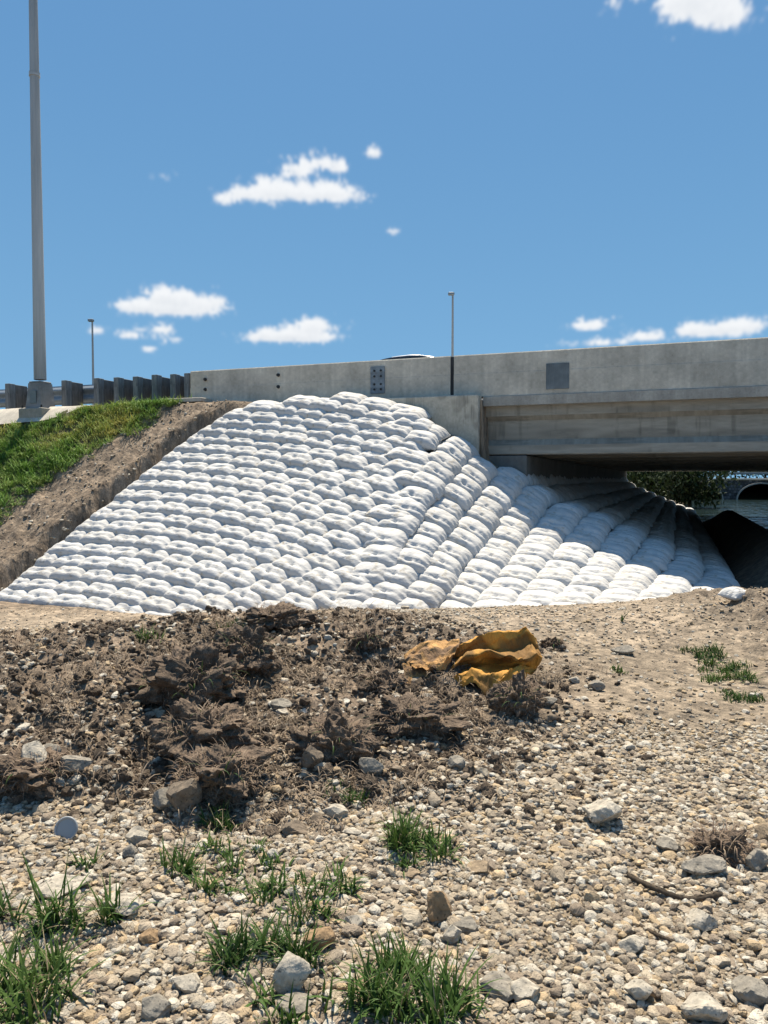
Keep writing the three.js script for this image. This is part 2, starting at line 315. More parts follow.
// ---------------------------------------------------------------- bridge
const DECK = EYE + 1.71;   // road level
function makeBridge() {
  const g = thing('road_bridge', 'pale concrete road bridge with solid parapet and long girders crossing on the right', 'bridge');
  g.applyMatrix4(AXES);
  const along = (pts, a0, a1) => extrude(pts.map(([b, y]) => [-b, y]), a1 - a0).rotateY(Math.PI / 2).translate(a0, 0, 0); // x -> -z : profile b toward viewer
  // local z is b. extrude gives x = -b -> after rotateY(90) z = -x = b, and depth runs +x
  const L = 46;
  const parapet = (a0, a1, foot) => along([[0, foot], [0, DECK + .47], [-.007, DECK + .478], [-.007, DECK + .85], [-.022, DECK + .87], [-.2, DECK + .87], [-.22, DECK + .85], [-.28, DECK + .3], [-.42, DECK + .08], [-.42, foot]], a0, a1);
  const near = part('parapet', parapet(-.61, L, DECK + .002), matBarrier, g);
  near.userData.label = 'pale concrete parapet over the span';
  const appr = part('approach_parapet', parapet(-7.08, -.685, DECK - .5), matBarrier, g);
  // construction line: a shallow rib proud of the parapet face
  part('joint_filler', box(.068, 1.2, .36, -.6475, DECK + .25, -.20, .004), matBolt, near);
  // flush grey covers and bolts
  const plate = (parent, a0, a1, y0, y1, d, name, label) => { const p = part(name, box(a1 - a0, y1 - y0, d, (a0 + a1) / 2, (y0 + y1) / 2, d / 2 - .004, .006), matPlate, parent); p.userData.label = label; return p; };
  plate(near, 1.29, 1.74, DECK + .09, DECK + .60, .02, 'cover_plate', 'square blue grey cover plate on the parapet');
  const matSplice = metal(.40, .47, .51, .6, .15, 3); const sp = plate(appr, -2.47, -2.14, DECK + .15, DECK + .73, .025, 'splice_plate', 'bolted blue grey steel plate on the parapet'); sp.material = matSplice;
  const bolt = (parent, a, y, r = .035) => { const m = part('bolt', new THREE.CylinderGeometry(r, r * 1.15, .04, 8).rotateX(Math.PI / 2).translate(a, y, .018), matBolt, parent); return m; };
  for (const y of [.24, .35, .52, .64]) for (const da of [-.07, .08]) bolt(appr, -2.305 + da, DECK + y, .024);
  for (const [a, y] of [[-6.66, .655], [-6.66, .42], [-4.72, .665], [-4.72, .40]]) bolt(appr, a, DECK + y, .036);
  // deck slab with a projecting edge, and girders
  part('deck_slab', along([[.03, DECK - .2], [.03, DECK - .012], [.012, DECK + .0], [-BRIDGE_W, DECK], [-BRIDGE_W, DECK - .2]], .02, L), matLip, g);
  const girder = (b) => { // I-beam profile, b is its near flange face
    const B = DECK - .2, H = .99; return along([[b, B - .0], [b, B - .2], [b - .16, B - .29], [b - .16, B - .68], [b - .0, B - .80], [b - .0, B - H + .015], [b - .015, B - H], [b - .50, B - H], [b - .50, B - .80], [b - .34, B - .68], [b - .34, B - .29], [b - .50, B - .2], [b - .50, B]], .03, L);
  };
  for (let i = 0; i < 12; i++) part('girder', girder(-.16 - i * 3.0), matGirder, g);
  part('far_parapet', parapet(-7.08, L, DECK + .002).translate(0, 0, -BRIDGE_W + .42), matBarrier, g);
  return g;
}
makeBridge();

function makeAbutment() {
  const g = thing('abutment', 'concrete abutment with wing wall beside the bags', 'abutment'); g.applyMatrix4(AXES);
  // cheek and wing wall toward the viewer, flush with the deck level
  const wing = part('wing_wall', box(7.3, 2.9, .30, -3.65 + .0, DECK - 1.45 + .02, .18, .035), matWing, g);
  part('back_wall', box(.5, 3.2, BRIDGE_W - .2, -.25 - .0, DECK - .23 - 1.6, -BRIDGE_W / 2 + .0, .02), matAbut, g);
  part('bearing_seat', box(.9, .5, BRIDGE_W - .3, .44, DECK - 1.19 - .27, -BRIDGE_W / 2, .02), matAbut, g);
  const cap = part('wing_cap', box(1.0, .10, .46, -6.95, DECK + .135, .26, .02), matPath, g);
  // approach slab behind the wing wall
  part('approach_slab', box(20, .24, BRIDGE_W - .5, -10.3, DECK - .12 + .02, -BRIDGE_W / 2 - .2, .01), matLip, g);
  return g;
}
makeAbutment();

// ---------------------------------------------------------------- guardrail
{
  const g = thing('guardrail', 'steel guardrail on dark timber posts leading off the parapet', 'guardrail'); g.applyMatrix4(AXES);
  const y0 = DECK + .1, spots = [-7.22, -7.62, -8.16, -8.72, -9.3, -9.92, -10.95, -12.85, -14.75, -16.65, -18.55, -20.5];
  spots.forEach((a, i) => {
    const post = part('post', box(.155, 1.15, .21, a, y0 + .73 - .575 + .02 * hash(i, 3), -.16, .012), matPostDark, g);
    part('offset_block', box(.15, .68, .40, a, y0 + .38 + .012 * hash(i, 5), -.468, .012), matPost, g);
  });
  // two W-beam rails on the road side
  const wave = []; for (let i = 0; i <= 24; i++) { const t = i / 24; wave.push([.045 * Math.cos(t * Math.PI * 4 ) , t * .5]); }
  const prof = [...wave.map(([x, y]) => [x, y]), ...wave.map(([x, y]) => [x - .01, y]).reverse()];
  const rail = (a0, a1, y) => { const gm = extrude(prof, a1 - a0).rotateY(Math.PI / 2).translate(a0, y, -.73); return gm; };
  part('rail', rail(-21, -7.1, y0 + .20), matGalv, g);
}

// ---------------------------------------------------------------- light pole near, two lamp posts far
{
  const p = W3(-11.05, 0, .62), foot = groundY(p.x, p.z, false) - .26;
  const g = thing('light_pole', 'tall tapered grey light pole on a square base and concrete footing', 'light pole'); g.position.set(p.x, foot, p.z); g.rotation.y = Math.atan2(-U.z, U.x);
  part('footing', merge([box(.74, .56, .7, 0, 0, 0, .03)]), matFooting, g);
  const base = part('base', (() => { const b = new THREE.BoxGeometry(1, 1, 1, 1, 4, 1).translate(0, .5, 0), q = b.attributes.position; for (let i = 0; i < q.count; i++) { const y = q.getY(i), s = lerp(.49, .385, Math.pow(y, .8)); q.setXYZ(i, q.getX(i) * s, y * .62 + .282, q.getZ(i) * s); } b.computeVertexNormals(); return boxUV(b); })(), matBase, g);
  part('access_door', box(.2, .32, .02, .0, .56, .236, .008), matPlate, base);
  for (const [sx, sz] of [[-1, -1], [1, -1], [-1, 1], [1, 1]]) part('anchor_bolt', cyl(.022, .022, .07, 8, sx * .30, .28, sz * .28), matBolt, g);
  part('base_flange', box(.37, .05, .37, 0, .925, 0, .02), matBase, g);
  part('shaft', boxUV2(new THREE.CylinderGeometry(.085, .148, 12, 28, 12, true).translate(0, 7, 0)), matPole, g);
  part('collar', cyl(.128, .126, .10, 28, 0, 8.35, 0), matPole, g);
  const arm = part('mast_arm', new THREE.TubeGeometry(new THREE.CatmullRomCurve3([new THREE.Vector3(0, 12.6, 0), new THREE.Vector3(0, 13.2, -.6), new THREE.Vector3(0, 13.5, -1.6), new THREE.Vector3(0, 13.55, -2.6)]), 16, .045, 10), matPole, g);
  part('lamp_head', box(.28, .14, .62, 0, 13.53, -2.8, .06), matGalv, arm);
}
function boxUV2(g) { return g; }
for (const [px, top, d, label] of [[95, 322, 46, 'slim far lamp post above the guardrail'], [452, 296, 42, 'slim far lamp post behind the parapet joint']]) {
  const x = (px - 384) / FOCAL * d, h = EYE + (HORIZON - top) / FOCAL * d;
  const g = thing('lamp_post', label, 'lamp post'); g.position.set(x, DECK - .1, -d);
  part('shaft', cyl(.085, .05, h - DECK + .1, 12), matPole, g);
  const head = part('lamp_head', box(.34, .16, .24, -.08, h - DECK + .1, 0, .05), matGalv, g);
}
// ground under the far posts: the road fill across the bridge approach is the ground itself; a car on the bridge
{
  const g = thing('car', 'white car whose roof shows above the parapet', 'car'); const c = W3(-2.75, DECK + .01, -4.3); g.position.copy(c); g.rotation.y = Math.atan2(-U.z, U.x); g.scale.y = 1.03;
  const paint = new THREE.MeshPhysicalMaterial({ color: new THREE.Color(.7, .71, .73), roughness: .3, clearcoat: 1, clearcoatRoughness: .05 }), glass = new THREE.MeshPhysicalMaterial({ color: new THREE.Color(.02, .025, .03), roughness: .05 }), rubber = new THREE.MeshStandardMaterial({ color: 0x111111, roughness: .9 }), rim = metal(.5, .5, .5, .35, .8);
  const prof = (pts, w) => { const s = new THREE.Shape(); s.moveTo(...pts[0]); s.splineThru(pts.slice(1).map((p) => new THREE.Vector2(...p))); return boxUV(new THREE.ExtrudeGeometry(s, { depth: w, bevelEnabled: true, bevelSize: .06, bevelThickness: .08, bevelSegments: 3 }).translate(0, 0, -w / 2)); };
  part('body', prof([[-2.2, .35], [-2.25, .7], [-1.9, .9], [-.9, .95], [.9, .95], [1.9, .82], [2.2, .65], [2.2, .35], [0, .25]], 1.55), paint, g);
  part('cabin_glass', prof([[-1.65, .92], [-1.0, 1.33], [-.2, 1.43], [.5, 1.36], [1.25, .92]], 1.3), glass, g);
  part('roof', prof([[-.6, 1.44], [-.3, 1.462], [0, 1.468], [.35, 1.42], [.62, 1.36], [.3, 1.40], [-.1, 1.43], [-.4, 1.42]], 1.1), paint, g);
  for (const x of [-1.4, 1.38]) for (const s of [-1, 1]) { const w = part('wheel', new THREE.CylinderGeometry(.32, .32, .2, 24).rotateX(Math.PI / 2).translate(x, .32, s * .74), rubber, g); part('rim', new THREE.CylinderGeometry(.2, .2, .03, 16).rotateX(Math.PI / 2).translate(x, .32, s * .85), rim, w); }
}

// concrete path strip along the top of the embankment
{
  const pts = [], R = rng(5), n = 60, idx = [], pos = [], uv = [];
  for (let i = 0; i <= n; i++) { const t = i / n, a = -8.9 - 15 * t; const b0 = .05, b1 = .35 + .75 * step(0, .12, t) + .25 * step(.1, .4, t); for (let j = 0; j <= 6; j++) { const b = lerp(b0, b1, j / 6), p = W3(a, 0, b); pos.push(p.x, groundY(p.x, p.z, false) + .055, p.z); uv.push(a, b); } }
  for (let i = 0; i < n; i++) for (let j = 0; j < 6; j++) { const p = i * 7 + j; idx.push(p, p + 1, p + 7, p + 1, p + 8, p + 7); }
  const g = new THREE.BufferGeometry(); g.setAttribute('position', new THREE.Float32BufferAttribute(pos, 3)); g.setAttribute('uv', new THREE.Float32BufferAttribute(uv, 2)); g.setIndex(idx); g.computeVertexNormals();
  structure('path', g, matPath, 'pale concrete strip along the top of the embankment');
}

// ---------------------------------------------------------------- sandbags
function bagGeometry(seed, hx, hy, hz, crease = 1, ue = 2.7, we = 3.6) {
  const nx = 34, nz = 24, pos = [], uv = [], idx = [], R = rng(seed * 97 + 11), o1 = R() * 90, o2 = R() * 90;
  const z0 = .40 + R() * .1, hole = crease ? (R() - .5) * .12 : 9, lean = (R() - .5) * .2, fat = .95 + R() * .1;
  for (let s = 0; s < 2; s++) for (let j = 0; j <= nz; j++) for (let i = 0; i <= nx; i++) {
    const u = Math.sin((i / nx * 2 - 1) * Math.PI / 2), w = Math.sin((j / nz * 2 - 1) * Math.PI / 2);
    const e = Math.pow(Math.max(0, 1 - Math.pow(Math.abs(u), ue)), .5) * Math.pow(Math.max(0, 1 - Math.pow(Math.abs(w), we)), .46);
    let x = u * hx * (1 - .07 * w * w - .05 * (1 - Math.abs(w))), z = w * hz * (1 - .10 * u * u * u * u);
    x += u * Math.abs(u) * .02 * Math.pow(Math.abs(w), 4);                     // ears at the corners
    let y = e * hy * (s ? -.62 : 1) * fat;
    if (!s) {
      const mid = 1 - Math.pow(Math.abs(u), 2.2);
      const zz = z0 + .07 * Math.sin(u * 2.3 + o1) + .03 * Math.sin(u * 7 + o2);
      y -= crease * (.042 * gauss((w - zz) / .10) * Math.max(0, mid) + .055 * gauss((u - hole) / .06) * gauss((w - zz) / .09) + .022 * gauss((u - hole) / .2) * gauss((w - zz) / .18));
      y += (vnoise(u * 2.3 + o1, w * 2.1 + o2) - .5) * .026 * e + (vnoise(u * 6 + o2, w * 5 + o1) - .5) * .011 * e;
    }
    const end = step(.55, 1, Math.abs(u));
    y += e * end * .018 * Math.sin(w * 13 + o1 + 4 * u) * (s ? .4 : 1);           // gathers toward the sewn ends
    y += e * step(.6, 1, w) * .010 * Math.sin(u * 17 + o2);
    y -= .03 * end * (s ? 0 : 1) + lean * .03 * u;
    pos.push(x, y, z); uv.push(x * 1.6 + o1, (w * hz + y) * 1.6 + o2);
  }
  const N = (nx + 1) * (nz + 1);
  for (let s = 0; s < 2; s++) for (let j = 0; j < nz; j++) for (let i = 0; i < nx; i++) { const p = s * N + j * (nx + 1) + i, q = p + nx + 1; s ? idx.push(p, p + 1, q, p + 1, q + 1, q) : idx.push(p, q, p + 1, p + 1, q, q + 1); }
  let g = new THREE.BufferGeometry(); g.setAttribute('position', new THREE.Float32BufferAttribute(pos, 3)); g.setIndex(idx);
  g = mergeVertices(g, 1e-4); g.computeVertexNormals();
  const q = g.attributes.position, uu = new Float32Array(q.count * 2); for (let i = 0; i < q.count; i++) { uu[i * 2] = q.getX(i) * .9 + o1; uu[i * 2 + 1] = (q.getZ(i) - q.getY(i)) * .9 + o2; }
  g.setAttribute('uv', new THREE.BufferAttribute(uu, 2));
  return g;
}
const frontBags = [1, 2, 3, 4, 5, 6].map((s) => bagGeometry(s, .455, .150, .29, 1, 3.1, 3.6));
const sideBags = [11, 12, 13, 14, 15].map((s) => bagGeometry(s, .365, .16, .275, .8, 2.6, 2.7));
const ORD = ['lowest', 'second', 'third', 'fourth', 'fifth', 'sixth', 'seventh', 'eighth', 'ninth', 'tenth', 'eleventh', 'twelfth', 'thirteenth', 'fourteenth', 'fifteenth', 'sixteenth', 'seventeenth', 'eighteenth', 'nineteenth', 'twentieth', 'twenty-first', 'twenty-second', 'twenty-third', 'twenty-fourth', 'twenty-fifth', 'twenty-sixth', 'twenty-seventh', 'twenty-eighth'];
const restBags = [], bagSpots = [];
function placeBag(geo, mat, p, X, Y, label, group, scale, single) {
  const Z = X.clone().cross(Y).normalize(), Yo = Z.clone().cross(X).normalize();
  const m = new THREE.Matrix4().makeBasis(X, Yo, Z).setPosition(p).multiply(new THREE.Matrix4().makeScale(...scale));
  if (!single) { restBags.push([geo, m]); return; }
  bagSpots.push([geo, mat, m, label, group, p.distanceTo(camera.position)]);
}
function layBags() {
  bagSpots.sort((p, q) => p[5] - q[5]);
  bagSpots.forEach(([geo, mat, m, label, group], i) => { if (i < 330) layBag(geo, mat, m, label, group); else restBags.push([geo, m]); });
}
function layBag(geo, mat, m, label, group) {
  const b = top('sandbag', geo, mat, label, 'sandbag', group); m.decompose(b.position, b.quaternion, b.scale);
}
function frontB(a, y) { let lo = .3, hi = 8; for (let i = 0; i < 30; i++) { const m = (lo + hi) / 2; if (slopeY(a, m) > y) lo = m; else hi = m; } return (lo + hi) / 2; }
const ridgeA = (b) => -.52 - .157 * Math.max(0, b - .4) - .75 * step(1.9, .6, b);
let singles = 0;
{
  const R = rng(4242); let course = 0;
  for (let k = 0; k < 28; k++) {
    const h0 = EYE - 2.46 + k * .199, len = .67; let n = 0;
    const yAt = (a) => h0 - .026 * Math.pow(Math.max(0, a + 6.6), 2);
    const yEdge = Math.min(h0, EYE + 1.5), bE = frontB(-6.3, yEdge);
    let a = leftEdge(bE) + .34 + R() * .05, half = k % 2 === 1;
    if (half) a -= .12;
    for (; a < .4; a += len * (half ? .76 : .985 + R() * .03), half = false) {
      let y = yAt(a);
      if (y < -.85) continue;
      const cap = slopeY(a, .58) - .32 * step(-4.2, -5.5, a);
      if (y > cap + .07) continue;
      y = Math.min(y, cap);
      const b = Math.max(.58, frontB(a, y));
      if (a > ridgeA(b) + .24) continue;
      const y2 = yAt(a + .1), b2 = Math.max(.58, frontB(a + .1, y2));
      const X = W3(a + .1, Math.min(y2, y), b2).sub(W3(a, y, b)).normalize(); X.y *= .9; X.x += (R() - .5) * .05; X.y += (R() - .5) * .04; X.z += (R() - .5) * .05; X.normalize();
      const Y = new THREE.Vector3(V.x * .34, 1, V.z * .34).normalize(); Y.x += (R() - .5) * .1; Y.z += (R() - .5) * .1;
      const p = W3(a, y - .06 + (R() - .5) * .018, b - .10 + (R() - .5) * .05);
      placeBag(frontBags[(R() * 6) | 0], matBags[(R() * 4) | 0], p, X, Y, `white sandbag in the ${ORD[k]} course up the front slope left of its corner`, `front slope course ${ORD[k]}`, [(half ? .56 : 1) * (1 + (R() - .5) * .06), 1 + (R() - .5) * .12, 1 + (R() - .5) * .08], true); n++; singles++;
    }
  }
  console.log('front bags', singles);
  // right-hand side: columns of bags climbing toward the bridge and on beneath it
  let as = -1.32, band = 0; const cols = [];
  while (as < 4.95) { cols.push(as); const dh = Math.abs(slopeY(as + .1, 2.2 ) - slopeY(as - .1, 2.2)) / .2; as += .565 / Math.sqrt(1 + dh * dh * .8); }
  cols.forEach((ac, ci) => {
    let b = 5.4, along = 0; const aOf = (bb) => ac - .157 * Math.max(0, bb - .4);
    let first = true;
    for (let i = 0; i < 140 && b > -BRIDGE_W - 7; i++) {
      const a = aOf(b), y = slopeY(a, b), g = baseY(W3(a, 0, b).x, W3(a, 0, b).z);
      const dy = (slopeY(aOf(b - .05), b - .05) - slopeY(aOf(b + .05), b + .05)) / .1, pitch = (b > .2 ? .415 : .5) / Math.sqrt(1 + dy * dy);
      if (y < g - .22) { b -= .1; continue; }
      if (y > EYE + 1.9 || a < ridgeA(b) - .14 || (b < .68 && a < .34)) { b -= pitch; continue; }
      const ds = (slopeY(a + .1, b) - slopeY(a - .1, b)) / .2;
      const X = U.clone(); X.y = ds * lerp(.42, .85, step(.45, .9, Math.abs(ds))) + (R() - .5) * .08; X.z += (R() - .5) * .22; X.x += (R() - .5) * .1; X.normalize();
      const Y = new THREE.Vector3(V.x * dy * .72 - U.x * ds * .3, 1, V.z * dy * .72 - U.z * ds * .3); Y.x += (R() - .5) * .1; Y.z += (R() - .5) * .1; Y.normalize();
      const p = W3(a, y - .11 + (R() - .5) * .035, b + (R() - .5) * .06); p.addScaledVector(U, (R() - .5) * .07);
      const single = b > .35;
      const big = first ? 1.1 : 1; first = false;
      placeBag(sideBags[(R() * 5) | 0], matBags[(R() * 4) | 0], p, X, Y, `white sandbag in the ${ORD[ci].replace('lowest', 'first')} column right of the slope's corner`, `right slope column ${ORD[ci].replace('lowest', 'first')}`, [1 + (R() - .5) * (b > .2 ? .1 : .2), big * (1 + (R() - .5) * (b > .2 ? .2 : .4)), (b > .2 ? 1 : 1.08) * (1 + (R() - .5) * .12)], single);
      if (single) singles++;
      b -= pitch * (.95 + R() * .1);
    }
  });
  layBags();
  console.log('columns', cols.length, 'singles', singles, 'rest', restBags.length);
}
{
  const light = bagGeometry(31, .36, .17, .26, .5, 2.5, 2.6), inst = new THREE.InstancedMesh(light, matBags[1], restBags.length);
  restBags.forEach(([, m], i) => inst.setMatrixAt(i, m));
  inst.name = 'sandbag_slope'; inst.userData = { kind: 'stuff', label: 'white sandbags in deep shade on the slope under the bridge', category: 'sandbags' }; inst.castShadow = inst.receiveShadow = true; scene.add(inst);
}

{ const p = at(735, 599), b = top('sandbag', sideBags[2], matBags[0], 'lone white sandbag lying past the right end of the bags', 'sandbag'); b.position.set(p.x, p.y + .045, p.z); b.rotation.set(.1, .5, -.08); b.scale.set(.44, .6, .5); }

// ---------------------------------------------------------------- stones
function stoneGeometry(seed, detail = 2, cuts = 7, rough = .16) {
  let g = new THREE.IcosahedronGeometry(1, detail); g.deleteAttribute('normal'); g.deleteAttribute('uv'); g = mergeVertices(g, 1e-4);
  const R = rng(seed), q = g.attributes.position, planes = [];
  for (let i = 0; i < cuts; i++) planes.push([new THREE.Vector3(R() - .5, R() - .5, R() - .5).normalize(), .5 + R() * .34]);
  const v = new THREE.Vector3();
  for (let i = 0; i < q.count; i++) {
    v.fromBufferAttribute(q, i); let r = 1;
    for (const [n, d] of planes) { const c = v.dot(n); if (c > 0) r = Math.min(r, d / c); }
    r *= 1 + (vnoise3(v.x * 2.1 + seed, v.y * 2.1, v.z * 2.1) - .5) * rough * 2 + (vnoise3(v.x * 5 + seed, v.y * 5, v.z * 5) - .5) * rough * .8;
    v.multiplyScalar(r); q.setXYZ(i, v.x, v.y, v.z);
  }
  return g;
}
const finish = (g, crease = .6) => { const f = toCreasedNormals(g, crease), p = f.attributes.position, uv = new Float32Array(p.count * 2); for (let i = 0; i < p.count; i++) { uv[i * 2] = p.getX(i) * .4 + p.getZ(i) * .17; uv[i * 2 + 1] = p.getY(i) * .4 + p.getZ(i) * .3; } f.setAttribute('uv', new THREE.BufferAttribute(uv, 2)); return f; };
// single rocks: picture position of the foot, width and height in metres, kind
const ROCKS = [
  [600, 822, .185, .13, .15, 'white', 'grey white block of limestone sitting alone on the right-hand gravel'],
  [293, 990, .125, .145, .11, 'white', 'upright pale square-topped rock in the grass at the bottom'],
  [296, 1006, .12, .05, .10, 'grey', 'flat grey rock under the upright pale one at the bottom'],
  [703, 872, .21, .085, .12, 'grey', 'long flat grey rock at right beside the root clump'],
  [665, 850, .10, .06, .09, 'grey', 'pale knobbly rock left of the long flat grey rock'],
  [757, 868, .10, .10, .10, 'grey', 'dark grey rock at the right edge below the tan rock'],
  [765, 838, .11, .08, .10, 'tan', 'tan orange rock at the right edge'],
  [455, 770, .10, .085, .09, 'grey', 'round grey rock in the middle of the gravel'],
  [338, 818, .13, .075, .10, 'white', 'pale rock with a dark front at the foot of the dirt'],
  [322, 824, .11, .06, .09, 'brown', 'brown rock left of the pale rock at the foot of the dirt'],
  [296, 836, .13, .08, .10, 'brown', 'brown rock in grass above the upright pale rock'],
  [138, 842, .11, .08, .10, 'white', 'bright pale rock above the left grass'],
  [130, 857, .07, .065, .07, 'grey', 'small grey rock just below the bright pale rock on the left'],
  [33, 772, .17, .19, .10, 'white', 'tall ribbed slab of pale rock on the left dirt'],
  [50, 760, .12, .10, .10, 'grey', 'grey rock right of the tall ribbed slab'],
  [72, 769, .17, .085, .12, 'grey', 'wide grey rock third from the left edge on the dirt'],
  [167, 806, .15, .11, .12, 'grey', 'angular grey brown rock half buried beside the dark clump'],
  [186, 806, .18, .17, .13, 'brown', 'large brown blocky rock at the foot of the dirt clumps'],
  [215, 768, .17, .09, .13, 'white', 'pale angular rock below the dark hollow in the dirt'],
  [281, 710, .15, .085, .12, 'grey', 'grey flat rock on the dirt left of centre'],
  [283, 716, .09, .05, .08, 'white', 'white rock tucked under the grey flat rock on the dirt'],
  [314, 770, .13, .16, .10, 'brown', 'brown rock standing in the dirt hollow'],
  [371, 776, .14, .12, .11, 'grey', 'grey rock at the lower end of the dirt slope'],
  [322, 770, .09, .06, .08, 'white', 'white rock beside the brown standing rock'],
  [624, 653, .22, .09, .15, 'grey', 'dark grey block of rubble on the far tan ground'],
  [595, 690, .13, .09, .11, 'grey', 'grey lump right of the yellow sheet'],
  [560, 650, .10, .07, .09, 'grey', 'small grey lump near the far dry weeds'],
  [574, 683, .09, .06, .08, 'white', 'pale stone on the path right of the yellow sheet'],
  [65, 892, .22, .075, .16, 'white', 'broad pale rock in the left grass'],
  [122, 912, .16, .075, .12, 'white', 'long white rock right of the left grass'],
  [466, 930, .10, .055, .085, 'grey', 'slanting grey slab above the large bottom tuft'],
  [452, 940, .075, .065, .07, 'white', 'round pale rock beside the slanting grey slab'],
  [440, 918, .10, .13, .10, 'orange', 'crumbly brown clod above the slanting slab'],
  [526, 1000, .10, .07, .08, 'white', 'white cube-like rock at the bottom right of the tuft'],
  [497, 992, .13, .06, .10, 'grey', 'dark grey slab at the right of the large bottom tuft'],
  [318, 945, .12, .085, .10, 'orange', 'orange porous rock above the upright pale one'],
  [412, 878, .07, .04, .06, 'tan', 'flat tan rock under the middle tuft'],
  [480, 872, .11, .055, .09, 'tan', 'tan slab right of the middle grass tuft'],
  [703, 1018, .14, .09, .12, 'white', 'large white rock at the bottom right edge'],
  [752, 1000, .12, .09, .11, 'grey', 'grey rock in the bottom right corner'],
  [700, 925, .13, .07, .11, 'white', 'pale flat rock lower right below the root'],
  [630, 950, .10, .06, .09, 'white', 'pale rock at lower right centre of the gravel'],
  [640, 1000, .09, .07, .08, 'white', 'round white rock near the bottom right'],
  [188, 990, .10, .065, .09, 'white', 'white rock at the lower left between the tufts'],
  [158, 1014, .10, .07, .09, 'grey', 'greyish rock near the bottom left edge'],
  [148, 942, .08, .05, .07, 'orange', 'orange tinted rock in the left gravel'],
  [520, 770, .06, .05, .06, 'white', 'small pale rock right of the round grey rock'],
  [550, 720, .09, .05, .07, 'brown', 'brown slab leaning behind the yellow sheet mound'],
  [548, 706, .12, .07, .09, 'grey', 'grey stone at the right foot of the sheet mound'],
  [405, 610, .12, .07, .10, 'white', 'pale lump on the crest below the bags'],
  [664, 842, .05, .035, .05, 'white', 'tiny white stone beside the right rocks'],
];
const ROCK_COL = { white: [.66, .61, .525], grey: [.41, .38, .33], brown: [.285, .23, .175], tan: [.50, .39, .27], orange: [.45, .31, .18] };
const rockMats = Object.fromEntries(Object.entries(ROCK_COL).map(([k, c]) => [k, rockMat(...c)]));
const taken = [];
ROCKS.forEach(([px, py, w, h, dp, kind, label], i) => {
  const p = at(px, py), g0 = stoneGeometry(500 + i * 7, 9, 12, .08).rotateY(hash(i, 8) * 6); g0.computeBoundingBox(); const bb = g0.boundingBox, g = boxUV(finish(g0.scale(w / (bb.max.x - bb.min.x), h / (bb.max.y - bb.min.y), dp / (bb.max.z - bb.min.z)), .38), 3.1);
  const m = top('rock', g, rockMats[kind], label, 'rock', 'loose rocks on the ground');
  g.computeBoundingBox(); m.position.set(p.x, groundY(p.x, p.z) - g.boundingBox.min.y - h * .12, p.z);
  if (label.startsWith('tall ribbed')) m.rotation.set(-.5, 0, -.3);
  taken.push([p.x, p.z, Math.max(w, dp) * .45]);
});
// gravel: uncountable crushed limestone
{
  const variants = [21, 22, 23, 24, 25, 26].map((s) => { return finish(stoneGeometry(s, 2, 9, .09), .55); });
  const mat = rockMat(1, 1, 1); mat.bumpScale = .004;
  const lists = variants.map(() => []), R = rng(999), M = new THREE.Matrix4(), q = new THREE.Quaternion(), e = new THREE.Euler();
  const pal = [[.89, .79, .64], [.95, .88, .76], [.85, .74, .58], [.73, .62, .48], [.83, .65, .43], [.63, .54, .43], [.97, .925, .825], [.48, .395, .31]];
  const add = (x, z, s, flat = .72, dark = 0) => {
    const c = pal[(Math.pow(R(), .8) * pal.length) | 0], k = (.62 + R() * .34) * (1 - dark); e.set((R() - .5) * .9, R() * 6.28, (R() - .5) * .9); q.setFromEuler(e);
    const y = groundY(x, z) + s * (.10 + R() * .28);
    lists[(R() * variants.length) | 0].push([new THREE.Vector3(x, y, z), q.clone(), new THREE.Vector3(s * (.75 + R() * .5), s * flat * (.8 + R() * .4), s * (.75 + R() * .5)), [c[0] * k, c[1] * k, c[2] * k]]);
  };
  const scatter = (n, d0, d1, sizeOf, keep) => { for (let i = 0; i < n; i++) { const d = Math.sqrt(d0 * d0 + R() * (d1 * d1 - d0 * d0)), x = (R() * 2 - 1) * (d * .58 + .35); const k = keep(x, d); if (R() < k) add(x, -d, sizeOf(x, d), .72, 0); } };
  const gravelly = (x, d) => clamp(1 - pile(x, d) * .8) * lerp(1, .2, step(4.0, 6.2, d) * step(.2, 1.4, x)) * (.1 + 1.35 * fbm(x * 1.6 + 7, d * 1.6, 4));
  scatter(60000, 1.7, 5.2, () => .004 + .008 * Math.pow(R(), 2), (x, d) => 1.3 * gravelly(x, d));
  scatter(52000, 1.7, 5.4, () => .009 + .017 * Math.pow(R(), 2.4), (x, d) => 1.5 * gravelly(x, d) * step(5.6, 4.2, d));
  scatter(1500, 1.8, 6.5, () => .020 + .024 * Math.pow(R(), 2), gravelly);
  scatter(24000, 4.0, 9.5, () => .009 + .018 * Math.pow(R(), 3), (x, d) => gravelly(x, d) * .9 + .12);
  scatter(16000, 7.5, 13, () => .009 + .016 * Math.pow(R(), 4), (x, d) => .45);
  scatter(9000, 3.8, 8.2, () => .008 + .030 * Math.pow(R(), 3), (x, d) => pile(x, d) * (.25 + fbm(x * 2 + 3, d * 2, 3)));
  // stones in the bare strip of the embankment
  for (let i = 0; i < 800; i++) { const b = .5 + R() * 5.5, a = lerp(leftEdge(b), grassEdge(b) - .2, R()), p = W3(a, 0, b); add(p.x, p.z, .012 + .03 * Math.pow(R(), 3)); }
  lists.forEach((L, v) => {
    const m = new THREE.InstancedMesh(variants[v], mat, L.length); const C = new THREE.Color();
    L.forEach(([p, r, s, c], i) => { m.setMatrixAt(i, M.compose(p, r, s)); m.setColorAt(i, C.setRGB(...c)); });
    m.name = numbered('gravel'); m.userData = { kind: 'stuff', label: 'crushed pale limestone gravel strewn over the ground', category: 'gravel' }; m.castShadow = m.receiveShadow = true; scene.add(m);
  });
}

